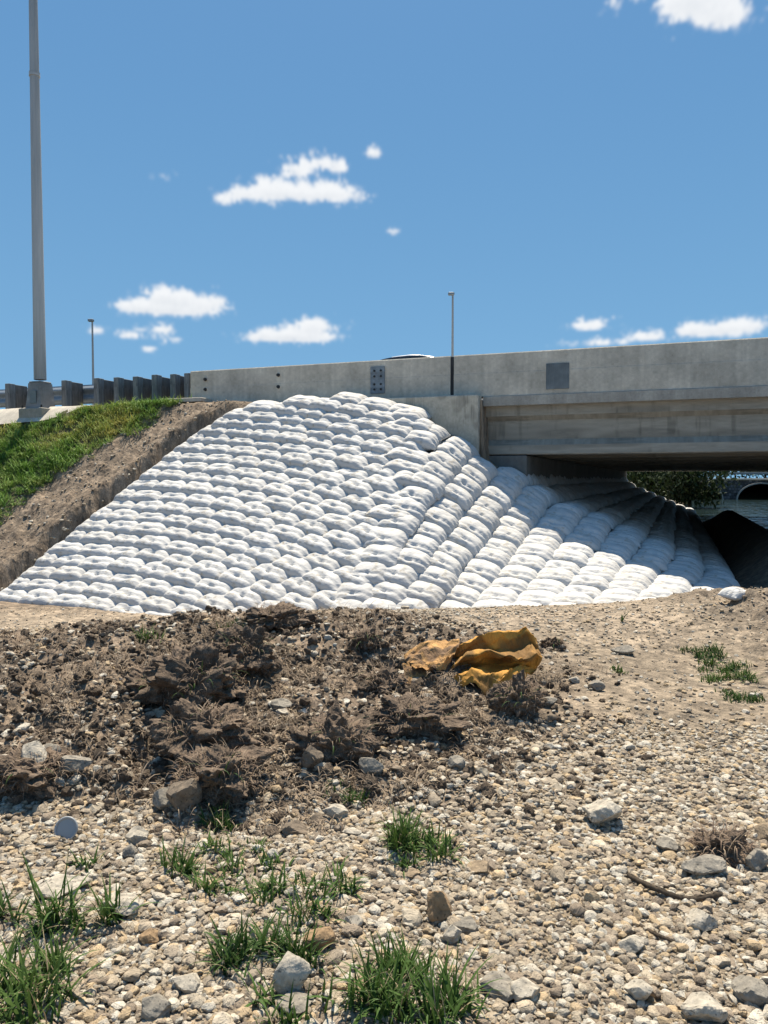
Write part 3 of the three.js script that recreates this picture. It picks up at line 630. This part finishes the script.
// ---------------------------------------------------------------- blades and roots
function ribbon(out, base, dir, len, w, bend, R, seg = 5) { // a tapering blade: dir is its lean in the ground plane
  const side = new THREE.Vector3(-dir.z, 0, dir.x), p = base.clone(), up = new THREE.Vector3(0, 1, 0); let ang = .12 + R() * .25; const start = out.pos.length / 3;
  for (let i = 0; i <= seg; i++) {
    const t = i / seg, ww = w * (t < .3 ? .7 + t : 1.0 - Math.pow((t - .3) / .7, 1.6)) * .5 + .0002;
    out.pos.push(p.x - side.x * ww, p.y, p.z - side.z * ww, p.x + side.x * ww, p.y, p.z + side.z * ww); out.uv.push(0, t, 1, t);
    ang += bend / seg; p.addScaledVector(up, Math.cos(ang) * len / seg).addScaledVector(dir, Math.sin(ang) * len / seg);
  }
  for (let i = 0; i < seg; i++) { const k = start + i * 2; out.idx.push(k, k + 1, k + 2, k + 1, k + 3, k + 2); }
}
const newRibbons = () => ({ pos: [], uv: [], idx: [] });
const ribbonGeo = (o) => { const g = new THREE.BufferGeometry(); g.setAttribute('position', new THREE.Float32BufferAttribute(o.pos, 3)); g.setAttribute('uv', new THREE.Float32BufferAttribute(o.uv, 2)); g.setIndex(o.idx); g.computeVertexNormals(); return g; };
const leaf = (r, g, b, tr = .25) => { const m = new THREE.MeshPhysicalMaterial({ roughness: .8, specularIntensity: .3, transmission: tr, thickness: 0, side: THREE.DoubleSide }); m.color.setRGB(r, g, b); return m; };
const matBlade = [leaf(.055, .108, .02), leaf(.066, .12, .024), leaf(.044, .09, .018)], matDry = leaf(.30, .24, .15, .1), matRoot = new THREE.MeshStandardMaterial({ roughness: 1, side: THREE.DoubleSide }); matRoot.color.setRGB(.19, .135, .095);
const matRoot2 = new THREE.MeshStandardMaterial({ roughness: 1, side: THREE.DoubleSide }); matRoot2.color.setRGB(.25, .19, .13);
const TUFTS = [ // foot in the picture, spread (m), blades, blade length (m), label
  [408, 1000, .20, 300, .27, 'large lush grass tuft at the bottom of the gravel'],
  [415, 858, .16, 230, .20, 'thick grass tuft in the middle of the gravel'],
  [265, 955, .17, 250, .19, 'grass clump beside the upright pale rock'],
  [72, 935, .15, 110, .26, 'tall loose grass tuft at left'],
  [35, 1000, .20, 170, .25, 'broad grass tuft in the bottom left corner'],
  [10, 925, .08, 50, .18, 'small grass tuft cut by the left edge'],
  [182, 872, .08, 70, .15, 'small grass tuft below the brown blocky rock'],
  [245, 880, .20, 150, .13, 'low spreading grass above the clump by the pale rock'],
  [215, 830, .12, 80, .17, 'grass tuft under the dirt clumps'],
  [290, 905, .20, 130, .13, 'low sparse grass right of the pale rock clump'],
  [345, 890, .06, 34, .17, 'few upright blades right of the low grass'],
  [352, 800, .12, 80, .15, 'grass tuft at the lower end of the dirt slope'],
  [85, 868, .05, 22, .15, 'thin grass sprout on the left gravel'],
  [235, 855, .13, 80, .12, 'short grass between the dirt and the gravel'],
  [704, 655, .24, 210, .13, 'topmost tuft of the green strip in the right gully'],
  [714, 668, .24, 210, .13, 'second tuft from the top of the green strip at right'],
  [727, 682, .24, 210, .13, 'third tuft down the green strip in the right gully'],
  [745, 698, .24, 180, .12, 'lowest tuft of the green strip in the right gully'],
  [615, 672, .10, 40, .12, 'faint green tuft on the right path'],
  [150, 640, .10, 40, .22, 'green blades on the crest of the dirt at left'],
  [230, 628, .14, 60, .12, 'short green grass on the dirt crest'],
  [285, 1010, .14, 60, .14, 'sparse green blades at the bottom below the pale rock'],
];
TUFTS.forEach(([px, py, r, n, len, label], i) => {
  r *= 1.0; len *= .86;
  const c = at(px, py), R = rng(3000 + i * 13), o = newRibbons(), dry = newRibbons(), g = thing('grass_tuft', label, 'grass', 'green tufts on the ground'); g.position.copy(c);
  const hubs = []; for (let k = 0; k < 7; k++) { const an = R() * 6.283, rr = r * Math.sqrt(R()); hubs.push([Math.cos(an) * rr, Math.sin(an) * rr * .8, .5 + R() * .7]); }
  for (let k = 0; k < n * 1.75; k++) {
    const [hx, hz, hs] = hubs[(R() * 7) | 0], x = c.x + hx + (R() + R() - 1) * r * .42, z = c.z + hz + (R() + R() - 1) * r * .36, da = R() * 6.283, d = k % 9 === 0;
    ribbon(d ? dry : o, new THREE.Vector3(x - c.x, groundY(x, z) - c.y - .01, z - c.z), new THREE.Vector3(Math.cos(da), 0, Math.sin(da)), len * hs * (.35 + .85 * Math.pow(R(), .8)), d ? .004 : .005 + R() * .007, .3 + R() * R() * 2.6, R, 6);
  }
  part('blades', ribbonGeo(o), matBlade[i % 3], g).userData.kind = 'stuff'; part('dry_blades', ribbonGeo(dry), matDry, g).userData.kind = 'stuff';
});

// sod clumps: clods of dark earth bound by roots
const CLODS = [ // picture foot, width, height, green blades, label
  [195, 705, .62, .34, 45, 'big dark sod clump with green blades in the dirt pile'],
  [240, 672, .45, .30, 25, 'dark sod clump at the top right of the big one'],
  [155, 700, .40, .22, 20, 'sod clump left of the big dark one'],
  [200, 752, .50, .26, 12, 'root-bound clump below the big dark sod'],
  [272, 628, .55, .20, 8, 'dark brown clump on the crest under the bags'],
  [335, 765, .42, .26, 14, 'dark clump beside the brown standing rock'],
  [22, 800, .42, .17, 4, 'dark rooty clump at the left edge'],
  [366, 650, .22, .17, 8, 'small dark weed clump below the crest'],
  [520, 715, .30, .24, 16, 'shaded sod clump under the yellow sheet'],
  [410, 735, .50, .20, 10, 'low dry clump in the middle of the dirt'],
  [215, 795, .45, .20, 8, 'rooty clump above the brown blocky rock'],
  [555, 650, .20, .12, 6, 'small dry clump on the far path'],
  [728, 862, .24, .12, 0, 'dry root clump beside the long flat rock'],
  [385, 690, .30, .14, 6, 'small clod left of the yellow sheet'],
];
const matClod = new THREE.MeshStandardMaterial({ map: soilTex, bumpMap: soilBump, bumpScale: .03, roughness: 1 }); matClod.color.setRGB(.25, .188, .138);
CLODS.forEach(([px, py, w, h, blades, label], i) => {
  const c = at(px, py), R = rng(7000 + i * 31); c.z -= w * .2; c.y = groundY(c.x, c.z);
  const g = thing('sod_clump', label, 'sod clump', 'sod clumps on the dirt pile'); g.position.copy(c);
  const s = stoneGeometry(900 + i, 24, 0, .45), q = s.attributes.position; for (let k = 0; k < q.count; k++) { const x = q.getX(k), y = q.getY(k), z = q.getZ(k), f = 1 + (vnoise3(x * 5 + i, y * 5, z * 5) - .5) * .4 + (vnoise3(x * 11, y * 11 + i, z * 11) - .5) * .2 + (vnoise3(x * 23, y * 23 + i, z * 23) - .5) * .09; q.setXYZ(k, x * f * w * .5, y * f * h * .62 + h * .18, z * f * w * .42); }
  part('soil', boxUV(finish(s, 1.3), .8), matClod, g);
  const o = newRibbons(), o2 = newRibbons(), gr = newRibbons(), n = Math.round(420 * w / .4);
  for (let k = 0; k < n; k++) {
    const v = new THREE.Vector3(R() * 2 - 1, R() * 1.4 - .4, R() * 2 - 1).normalize(), da = R() * 6.283;
    const b = new THREE.Vector3(v.x * w * .5, v.y * h * .62 + h * .18, v.z * w * .42).multiplyScalar(.86 + R() * .12);
    ribbon(k % 3 ? o : o2, b, new THREE.Vector3(Math.cos(da) + v.x, 0, Math.sin(da) + v.z).normalize(), .04 + R() * .10, .0022 + R() * .0025, .8 + R() * 2.4, R, 5);
  }
  part('roots', ribbonGeo(o), matRoot, g).userData.kind = 'stuff'; part('dry_stems', ribbonGeo(o2), matRoot2, g).userData.kind = 'stuff';
  if (blades) { for (let k = 0; k < blades; k++) { const an = R() * 6.283, x = Math.cos(an) * w * .35 * R(), z = (Math.sin(an) * R() + .4) * w * .35; ribbon(gr, new THREE.Vector3(x, h * .5 * R() + h * .12, z), new THREE.Vector3(Math.cos(an), 0, Math.abs(Math.sin(an))).normalize(), .10 + R() * .12, .004 + R() * .003, .9 + R() * 1.4, R, 5); } part('green_blades', ribbonGeo(gr), matBlade[2], g); }
});
// crumbs of brown soil over the dirt pile (uncountable)
{
  const R = rng(313), vars = [61, 62, 63].map((s) => finish(stoneGeometry(s, 2, 2, .4), 1.0)), lists = vars.map(() => []), mt = matClod.clone(); mt.color.setRGB(1, 1, 1);
  for (let i = 0; i < 20000; i++) { const d = 3.6 + R() * 5.2, x = (R() * 2 - 1) * (d * .56 + .3); if (R() > pile(x, d) * (.3 + fbm(x * 2.2, d * 2.2 + 6, 3))) continue; lists[(R() * 3) | 0].push([x, -d, .006 + .034 * Math.pow(R(), 3.5), R()]); }
  const M = new THREE.Matrix4(), q = new THREE.Quaternion(), C = new THREE.Color(), e = new THREE.Euler();
  lists.forEach((L, v) => { const m = new THREE.InstancedMesh(vars[v], mt, L.length); L.forEach(([x, z, s, c], i) => { e.set(hash(i, 4) * 6, hash(i, 5) * 6, 0); m.setMatrixAt(i, M.compose(new THREE.Vector3(x, groundY(x, z) + s * .3, z), q.setFromEuler(e), new THREE.Vector3(s, s * .8, s))); m.setColorAt(i, C.setRGB(lerp(.26, .50, c), lerp(.195, .40, c), lerp(.14, .305, c))); }); m.name = numbered('soil_crumbs'); m.userData = { kind: 'stuff', label: 'loose crumbs of brown soil over the dirt pile', category: 'soil' }; m.castShadow = m.receiveShadow = true; scene.add(m); });
}
// loose root litter over the dirt pile (uncountable)
{
  const R = rng(81), vars = [0, 1, 2, 3].map(() => { const o = newRibbons(); for (let k = 0; k < 7; k++) { const da = R() * 6.283; ribbon(o, new THREE.Vector3((R() - .5) * .08, 0, (R() - .5) * .08), new THREE.Vector3(Math.cos(da), 0, Math.sin(da)), .05 + R() * .08, .003 + R() * .002, 1.3 + R() * 1.8, R, 4); } return ribbonGeo(o); });
  const lists = vars.map(() => []);
  for (let i = 0; i < 17000; i++) { const d = 3.6 + R() * 5, x = (R() * 2 - 1) * (d * .56 + .3), p = pile(x, d) * step(.38, .62, fbm(x * 1.9 + 2, d * 1.9, 3)); if (R() > p) continue; lists[(R() * 4) | 0].push([x, -d, .5 + R() * .8, R() * 6.28, R()]); }
  const mt = matRoot.clone(); mt.color.setRGB(1, 1, 1); const M = new THREE.Matrix4(), q = new THREE.Quaternion(), C = new THREE.Color(), e = new THREE.Euler();
  lists.forEach((L, v) => { const m = new THREE.InstancedMesh(vars[v], mt, L.length); L.forEach(([x, z, s, t, c], i) => { e.set((hash(i, 1) - .5) * .7, t, (hash(i, 2) - .5) * .7); m.setMatrixAt(i, M.compose(new THREE.Vector3(x, groundY(x, z) - .004, z), q.setFromEuler(e), new THREE.Vector3(s, s, s))); m.setColorAt(i, C.setRGB(lerp(.13, .32, c), lerp(.095, .25, c), lerp(.068, .175, c))); }); m.name = numbered('root_litter'); m.userData = { kind: 'stuff', label: 'dry roots and straw matted over the dirt pile', category: 'dry roots' }; m.castShadow = m.receiveShadow = true; scene.add(m); });
}
// grass on the embankment
{
  const R = rng(606), vars = [0, 1, 2].map(() => { const o = newRibbons(); for (let k = 0; k < 16; k++) { const da = R() * 6.283; ribbon(o, new THREE.Vector3((R() - .5) * .16, 0, (R() - .5) * .16), new THREE.Vector3(Math.cos(da), 0, Math.sin(da)), .10 + R() * .13, .010 + R() * .006, .5 + R() * 1.3, R, 3); } return ribbonGeo(o); });
  const lists = vars.map(() => []);
  for (let i = 0; i < 16000; i++) {
    const b = .02 + R() * 5.8, a = grassEdge(b) + .5 - 9.5 * R(), p = W3(a, 0, b), edge = step(.35, -.4, a - grassEdge(b) + 1.1 * (fbm(p.x * 1.8, p.z * 1.8, 3) - .5));
    const path = b < .35 + .75 * step(-8.9, -10.7, a) + .25 * step(-10.4, -15, a) + .04 && a < -8.9;
    if (path || R() > edge * (-.1 + 1.9 * fbm(p.x * 1.5, p.z * 1.5 + 4, 4)) * step(6.2, 4.0, b)) continue; lists[(R() * 3) | 0].push([p.x, p.z, .45 + .75 * R() + .8 * Math.pow(R(), 8), R() * 6.28, clamp(fbm(p.x * 1.3, p.z * 1.3, 3) * 1.5 - .45 + R() * .45)]);
  }
  const mt = leaf(1, 1, 1, .25), M = new THREE.Matrix4(), q = new THREE.Quaternion(), C = new THREE.Color(), up = new THREE.Vector3(0, 1, 0);
  lists.forEach((L, v) => { const m = new THREE.InstancedMesh(vars[v], mt, L.length); L.forEach(([x, z, s, t, c], i) => { m.setMatrixAt(i, M.compose(new THREE.Vector3(x, groundY(x, z) - .02, z), q.setFromAxisAngle(up, t), new THREE.Vector3(s, s, s))); m.setColorAt(i, C.setRGB(lerp(.13, .38, c * c), lerp(.235, .36, c), lerp(.035, .10, c))); }); m.name = numbered('embankment_grass'); m.userData = { kind: 'stuff', label: 'rough green grass covering the road embankment at left', category: 'grass' }; m.castShadow = m.receiveShadow = true; scene.add(m); });
}

// ---------------------------------------------------------------- yellow sheet
{
  const c = at(470, 672), s = .00188, clothTex = tex(512, (u, v) => { const n = fbm(u * 6, v * 6, 5, 6), st = step(.5, .68, fbm(u * 4 + .2, v * 4, 4, 4)), w = vnoise(u * 200, v * 200, 200); const k = .86 + (n - .5) * .35 + (w - .5) * .12; return [k * lerp(1, .66, st), k * lerp(1, .68, st), k * lerp(1, .80, st)]; });
  const mk = (r, g, b) => { const m = new THREE.MeshStandardMaterial({ map: clothTex, bumpMap: soilBump, bumpScale: .01, roughness: .85, side: THREE.DoubleSide }); m.color.setRGB(r, g, b); return m; };
  const yellow = mk(.74, .36, .055), rust = mk(.64, .35, .12);
  const sheet = (rows, seed, amp) => {
    const nr = rows.length, nc = rows[0].length, S = 12, pts = [];
    const P = (r, k) => { const q = rows[clamp(r, 0, nr - 1)][clamp(k, 0, nc - 1)]; return new THREE.Vector3((q[0] - 385) * s, (290 - q[1]) * s * .92, q[2]); };
    const cr = (a, b, d, e, t) => { const sharp = .92, lin = b.clone().lerp(d, t), f = (i) => { const p0 = a.getComponent(i), p1 = b.getComponent(i), p2 = d.getComponent(i), p3 = e.getComponent(i); return p1 + .5 * t * (p2 - p0 + t * (2 * p0 - 5 * p1 + 4 * p2 - p3 + t * (3 * (p1 - p2) + p3 - p0))); }; return new THREE.Vector3(f(0), f(1), f(2)).lerp(lin, sharp); };
    const H = (nr - 1) * S, Wd = (nc - 1) * S, pos = [], uv = [], idx = [];
    for (let j = 0; j <= H; j++) for (let i = 0; i <= Wd; i++) {
      const r = Math.min(nr - 2, Math.floor(j / S)), k = Math.min(nc - 2, Math.floor(i / S)), t = j / S - r, w = i / S - k;
      const row = (q) => cr(P(q, k - 1), P(q, k), P(q, k + 1), P(q, k + 2), w), v = cr(row(r - 1), row(r), row(r + 1), row(r + 2), t);
      const cx = Math.abs(fbm(i * .09 + seed, j * .13, 2) - .5), n = fbm(i * .05 + seed * 3, j * .16 + i * .04, 3) - .5; // crisp creases
      const fold = Math.abs(((i * .055 + j * .05 + seed + n * 1.6) % 1 + 1) % 1 - .5); v.y += amp * (n * 1.2 - cx * 2.2 + fold * .9); v.z += amp * ((fbm(i * .12, j * .07 + seed, 3) - .5) * 1.6 - fold * .8);
      pos.push(v.x, v.y, v.z); uv.push(i / Wd * 1.1, j / H * .7);
    }
    for (let j = 0; j < H; j++) for (let i = 0; i < Wd; i++) { const p = j * (Wd + 1) + i; idx.push(p, p + Wd + 1, p + 1, p + 1, p + Wd + 1, p + Wd + 2); }
    const g = new THREE.BufferGeometry(); g.setAttribute('position', new THREE.Float32BufferAttribute(pos, 3)); g.setAttribute('uv', new THREE.Float32BufferAttribute(uv, 2)); g.setIndex(idx); g.computeVertexNormals();
    // thickness: a second skin 4 mm behind
    const back = g.clone(), bp = back.attributes.position, bn = back.attributes.normal; for (let i = 0; i < bp.count; i++) bp.setXYZ(i, bp.getX(i) - bn.getX(i) * .004, bp.getY(i) - bn.getY(i) * .004, bp.getZ(i) - bn.getZ(i) * .004);
    return mergeGeometries([g, back]);
  };
  const g = thing('canvas_sheet', 'crumpled yellow canvas sheet dumped on the dirt below the bags', 'canvas sheet'); g.position.copy(c); g.position.y += .0;
  part('main_fold', sheet([
    [[262, 285, -.20], [330, 225, -.20], [400, 175, -.22], [470, 160, -.24], [550, 150, -.24], [632, 128, -.24], [672, 168, -.26]],
    [[268, 248, -.08], [335, 188, -.08], [405, 146, -.10], [470, 134, -.12], [550, 122, -.13], [630, 108, -.14], [672, 156, -.12]],
    [[276, 290, -.10], [350, 238, -.10], [424, 212, -.12], [500, 214, -.12], [570, 196, -.10], [640, 172, -.10], [680, 205, -.06]],
    [[278, 282, .05], [338, 218, .08], [440, 178, .14], [530, 196, .12], [592, 226, .15], [652, 200, .10], [680, 228, .06]],
    [[284, 318, -.02], [345, 282, -.02], [430, 262, -.03], [520, 266, -.02], [600, 268, .02], [645, 272, .02], [662, 276, .0]],
    [[296, 326, .12], [330, 280, .15], [382, 250, .20], [452, 266, .24], [520, 254, .20], [566, 246, .18], [616, 272, .12]],
    [[298, 350, .14], [340, 322, .18], [396, 312, .27], [440, 362, .33], [492, 318, .27], [560, 270, .20], [602, 292, .14]],
  ], 3, .04), yellow, g);
  part('left_fold', sheet([
    [[112, 225, -.05], [180, 168, -.12], [260, 168, -.16], [350, 160, -.18]],
    [[118, 222, .0], [190, 185, -.02], [265, 190, -.04], [345, 180, -.06]],
    [[135, 232, .06], [205, 235, .08], [265, 225, .06], [320, 205, .02]],
    [[150, 245, .10], [210, 262, .14], [262, 268, .12], [290, 250, .06]],
  ], 8, .042), rust, g);
  part('torn_corner', sheet([
    [[104, 245, .06], [130, 236, .04], [190, 262, .02]],
    [[110, 270, .10], [150, 270, .09], [205, 285, .07]],
    [[112, 312, .15], [165, 325, .16], [222, 305, .12]],
  ], 15, .016), rust, g);
}

// ---------------------------------------------------------------- small things
{
  const p = at(67, 836), m = top('plastic_lid', new THREE.CylinderGeometry(.052, .05, .02, 28, 1).rotateX(1.15), new THREE.MeshPhysicalMaterial({ color: new THREE.Color(.36, .375, .38), roughness: .45, transmission: .25, thickness: 0 }), 'round bluish grey disc leaning on the left dirt', 'lid'); m.position.set(p.x, p.y + .035, p.z); part('rim', new THREE.TorusGeometry(.05, .006, 8, 28).rotateX(Math.PI / 2).translate(0, .01, 0).rotateX(1.15), m.material, m);
  const bark = new THREE.MeshStandardMaterial({ map: woodTex, roughness: 1 }); bark.color.setRGB(.22, .17, .12);
  const stick = (pts, r, label) => { const q = pts.map(([x, y, l]) => { const v = at(x, y); v.y += l; return v; }), o = q[0].clone(); const t = new THREE.TubeGeometry(new THREE.CatmullRomCurve3(q.map((v) => v.sub(o))), 40, r, 7); const pa = t.attributes.position; for (let i = 0; i < pa.count; i++) pa.setY(i, pa.getY(i) + (vnoise(i * .9, 3) - .5) * r * .5); t.computeVertexNormals(); const mm = top('root', t, bark, label, 'root'); mm.position.copy(o); };
  stick([[628, 878, .012], [655, 893, .02], [685, 903, .018], [722, 897, .012]], .011, 'long curved brown root lying on the right gravel');
  stick([[505, 690, .04], [525, 702, .05], [548, 708, .04]], .026, 'thick grey root below the yellow sheet');
  stick([[640, 928, .01], [660, 940, .015], [690, 950, .01]], .007, 'thin dark twig on the lower right gravel');
}
// single dry stalk on the far crest
{ const c = at(622, 622), R = rng(9), o = newRibbons(); for (let k = 0; k < 4; k++) ribbon(o, new THREE.Vector3(0, 0, 0), new THREE.Vector3(.5 - k * .3, 0, .3).normalize(), .26 - k * .06, .02, .3 + k * .3, R, 5); const m = top('weed_stalk', ribbonGeo(o), matBlade[2], 'single upright green stalk on the crest below the bags', 'weed'); m.position.copy(c); }

// ---------------------------------------------------------------- beyond the bridge: culvert wall, trees
{
  const g = thing('culvert_wall', 'dark block culvert wall with round arched pipes across the canal', 'culvert'); g.applyMatrix4(AXES);
  const B = -74, s = new THREE.Shape([[1, -1.7], [34, -1.7], [34, EYE + .0], [1, EYE + .0]].map((p) => new THREE.Vector2(...p)));
  const arches = [[6.3, 2.0], [12.1, 2.3], [18.3, 2.3], [24.5, 2.3]], yA = -.35;
  for (const [a, r] of arches) { const h = new THREE.Path(); h.absellipse(a, yA, r, r * .72, 0, Math.PI * 2, true); s.holes.push(h); }
  const blocks = tex(512, (u, v) => { const row = Math.floor(v * 8), x = u * 8 + (row % 2) * .5, j = Math.min(x % 1, 1 - x % 1, (v * 8) % 1, 1 - (v * 8) % 1); const k = .55 + .4 * hash(Math.floor(x) % 8, row) + (fbm(u * 40, v * 40, 3, 40) - .5) * .2; const e = step(.02, .08, j); return [k * (.35 + .65 * e)]; });
  blocks.repeat.set(.42, .42);
  const m = new THREE.MeshStandardMaterial({ map: blocks, roughness: 1 }); m.color.setRGB(.16, .16, .155);
  part('block_wall', boxUV(new THREE.ExtrudeGeometry(s, { depth: .6, bevelEnabled: false, curveSegments: 20 })).translate(0, 0, B - .6), m, g);
  part('coping', box(33.2, .18, .8, 17.5, EYE + .1, B - .3, .03), matPath, g);
  for (const [a, r] of arches) { const ring = new THREE.Shape(); ring.absellipse(a, yA, r + .14, r * .72 + .14, 0, Math.PI * 2); const h = new THREE.Path(); h.absellipse(a, yA, r, r * .72, 0, Math.PI * 2, true); ring.holes.push(h); const rr = part('arch_ring', boxUV(new THREE.ExtrudeGeometry(ring, { depth: 1.2, bevelEnabled: false, curveSegments: 20 })).translate(0, 0, B - .5), matFooting, g); part('pipe', new THREE.CylinderGeometry(1, 1, 12, 32, 1, true).rotateX(Math.PI / 2).scale(r, r * .72, 1).translate(a, yA, B - 6.5), matAbut, rr); }
  const f = thing('far_guardrail', 'pale far guardrail above the culvert', 'guardrail'); f.applyMatrix4(AXES);
  part('rail', box(60, .3, .06, 20, EYE + .85, -92, .02), matGalv, f); for (let i = 0; i < 16; i++) part('post', box(.12, .8, .12, -8 + i * 4, EYE + .42, -92.1, .01), matGalv, f);
}
function tree(px, d, h, r, seed, label, dark = 0) {
  const x = (px - 384) / FOCAL * d, z = -d, y = groundY(x, z), R = rng(seed), g = thing('tree', label, 'tree', 'trees beyond the bridge'); g.position.set(x, y - .1, z);
  const bark = new THREE.MeshStandardMaterial({ roughness: 1 }); bark.color.setRGB(.09, .07, .05);
  const limbs = [cyl(.16, .08, h * .6, 8)]; for (let i = 0; i < 6; i++) { const an = R() * 6.28, l = r * (.5 + R() * .5), q = new THREE.CatmullRomCurve3([new THREE.Vector3(0, h * (.25 + R() * .3), 0), new THREE.Vector3(Math.cos(an) * l * .5, h * (.55 + R() * .1), Math.sin(an) * l * .5), new THREE.Vector3(Math.cos(an) * l, h * (.6 + R() * .25), Math.sin(an) * l)]); limbs.push(new THREE.TubeGeometry(q, 8, .05, 6)); }
  part('trunk', merge(limbs), bark, g);
  const o = { pos: [], idx: [] }, n = d > 80 ? 5200 : 3600, cl = []; for (let i = 0; i < 22; i++) { const v = new THREE.Vector3(R() * 2 - 1, R() * 2 - 1, R() * 2 - 1).normalize().multiplyScalar(Math.cbrt(R())); cl.push(new THREE.Vector3(v.x * r, h * .62 + v.y * h * .38, v.z * r)); }
  for (let i = 0; i < n; i++) { const c = cl[(R() * 22) | 0], v = new THREE.Vector3(R() + R() + R() - 1.5, R() + R() + R() - 1.5, R() + R() + R() - 1.5).multiplyScalar(r * .42).add(c); const e = new THREE.Euler(R() * 3, R() * 6, R() * 3), s = (d > 80 ? .22 : .11) + R() * .14, k = o.pos.length / 3; for (const [a, b] of [[-1, 0], [0, -.5], [1, 0], [0, .5]]) { const w = new THREE.Vector3(a * s, b * s, 0).applyEuler(e).add(v); o.pos.push(w.x, w.y, w.z); } o.idx.push(k, k + 1, k + 2, k, k + 2, k + 3); }
  const cg = new THREE.BufferGeometry(); cg.setAttribute('position', new THREE.Float32BufferAttribute(o.pos, 3)); cg.setIndex(o.idx); cg.computeVertexNormals();
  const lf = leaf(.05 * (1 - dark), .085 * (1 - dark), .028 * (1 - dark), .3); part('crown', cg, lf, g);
}
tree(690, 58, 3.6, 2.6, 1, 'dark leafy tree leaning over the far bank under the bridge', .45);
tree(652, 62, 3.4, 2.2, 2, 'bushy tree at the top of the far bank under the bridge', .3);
tree(668, 95, 6, 4.2, 3, 'middle green tree behind the far bank');
tree(705, 108, 7, 5, 4, 'broad tree in the row behind the culvert');
tree(735, 118, 7.5, 5.5, 5, 'tree behind the culvert near the right edge');
tree(765, 112, 7, 5, 6, 'tree behind the culvert at the right edge');
tree(630, 110, 7, 5, 7, 'tree behind the far bags under the bridge');
tree(800, 112, 6, 4.2, 8, 'tree just past the right edge behind the culvert');

renderer.render(scene, camera);
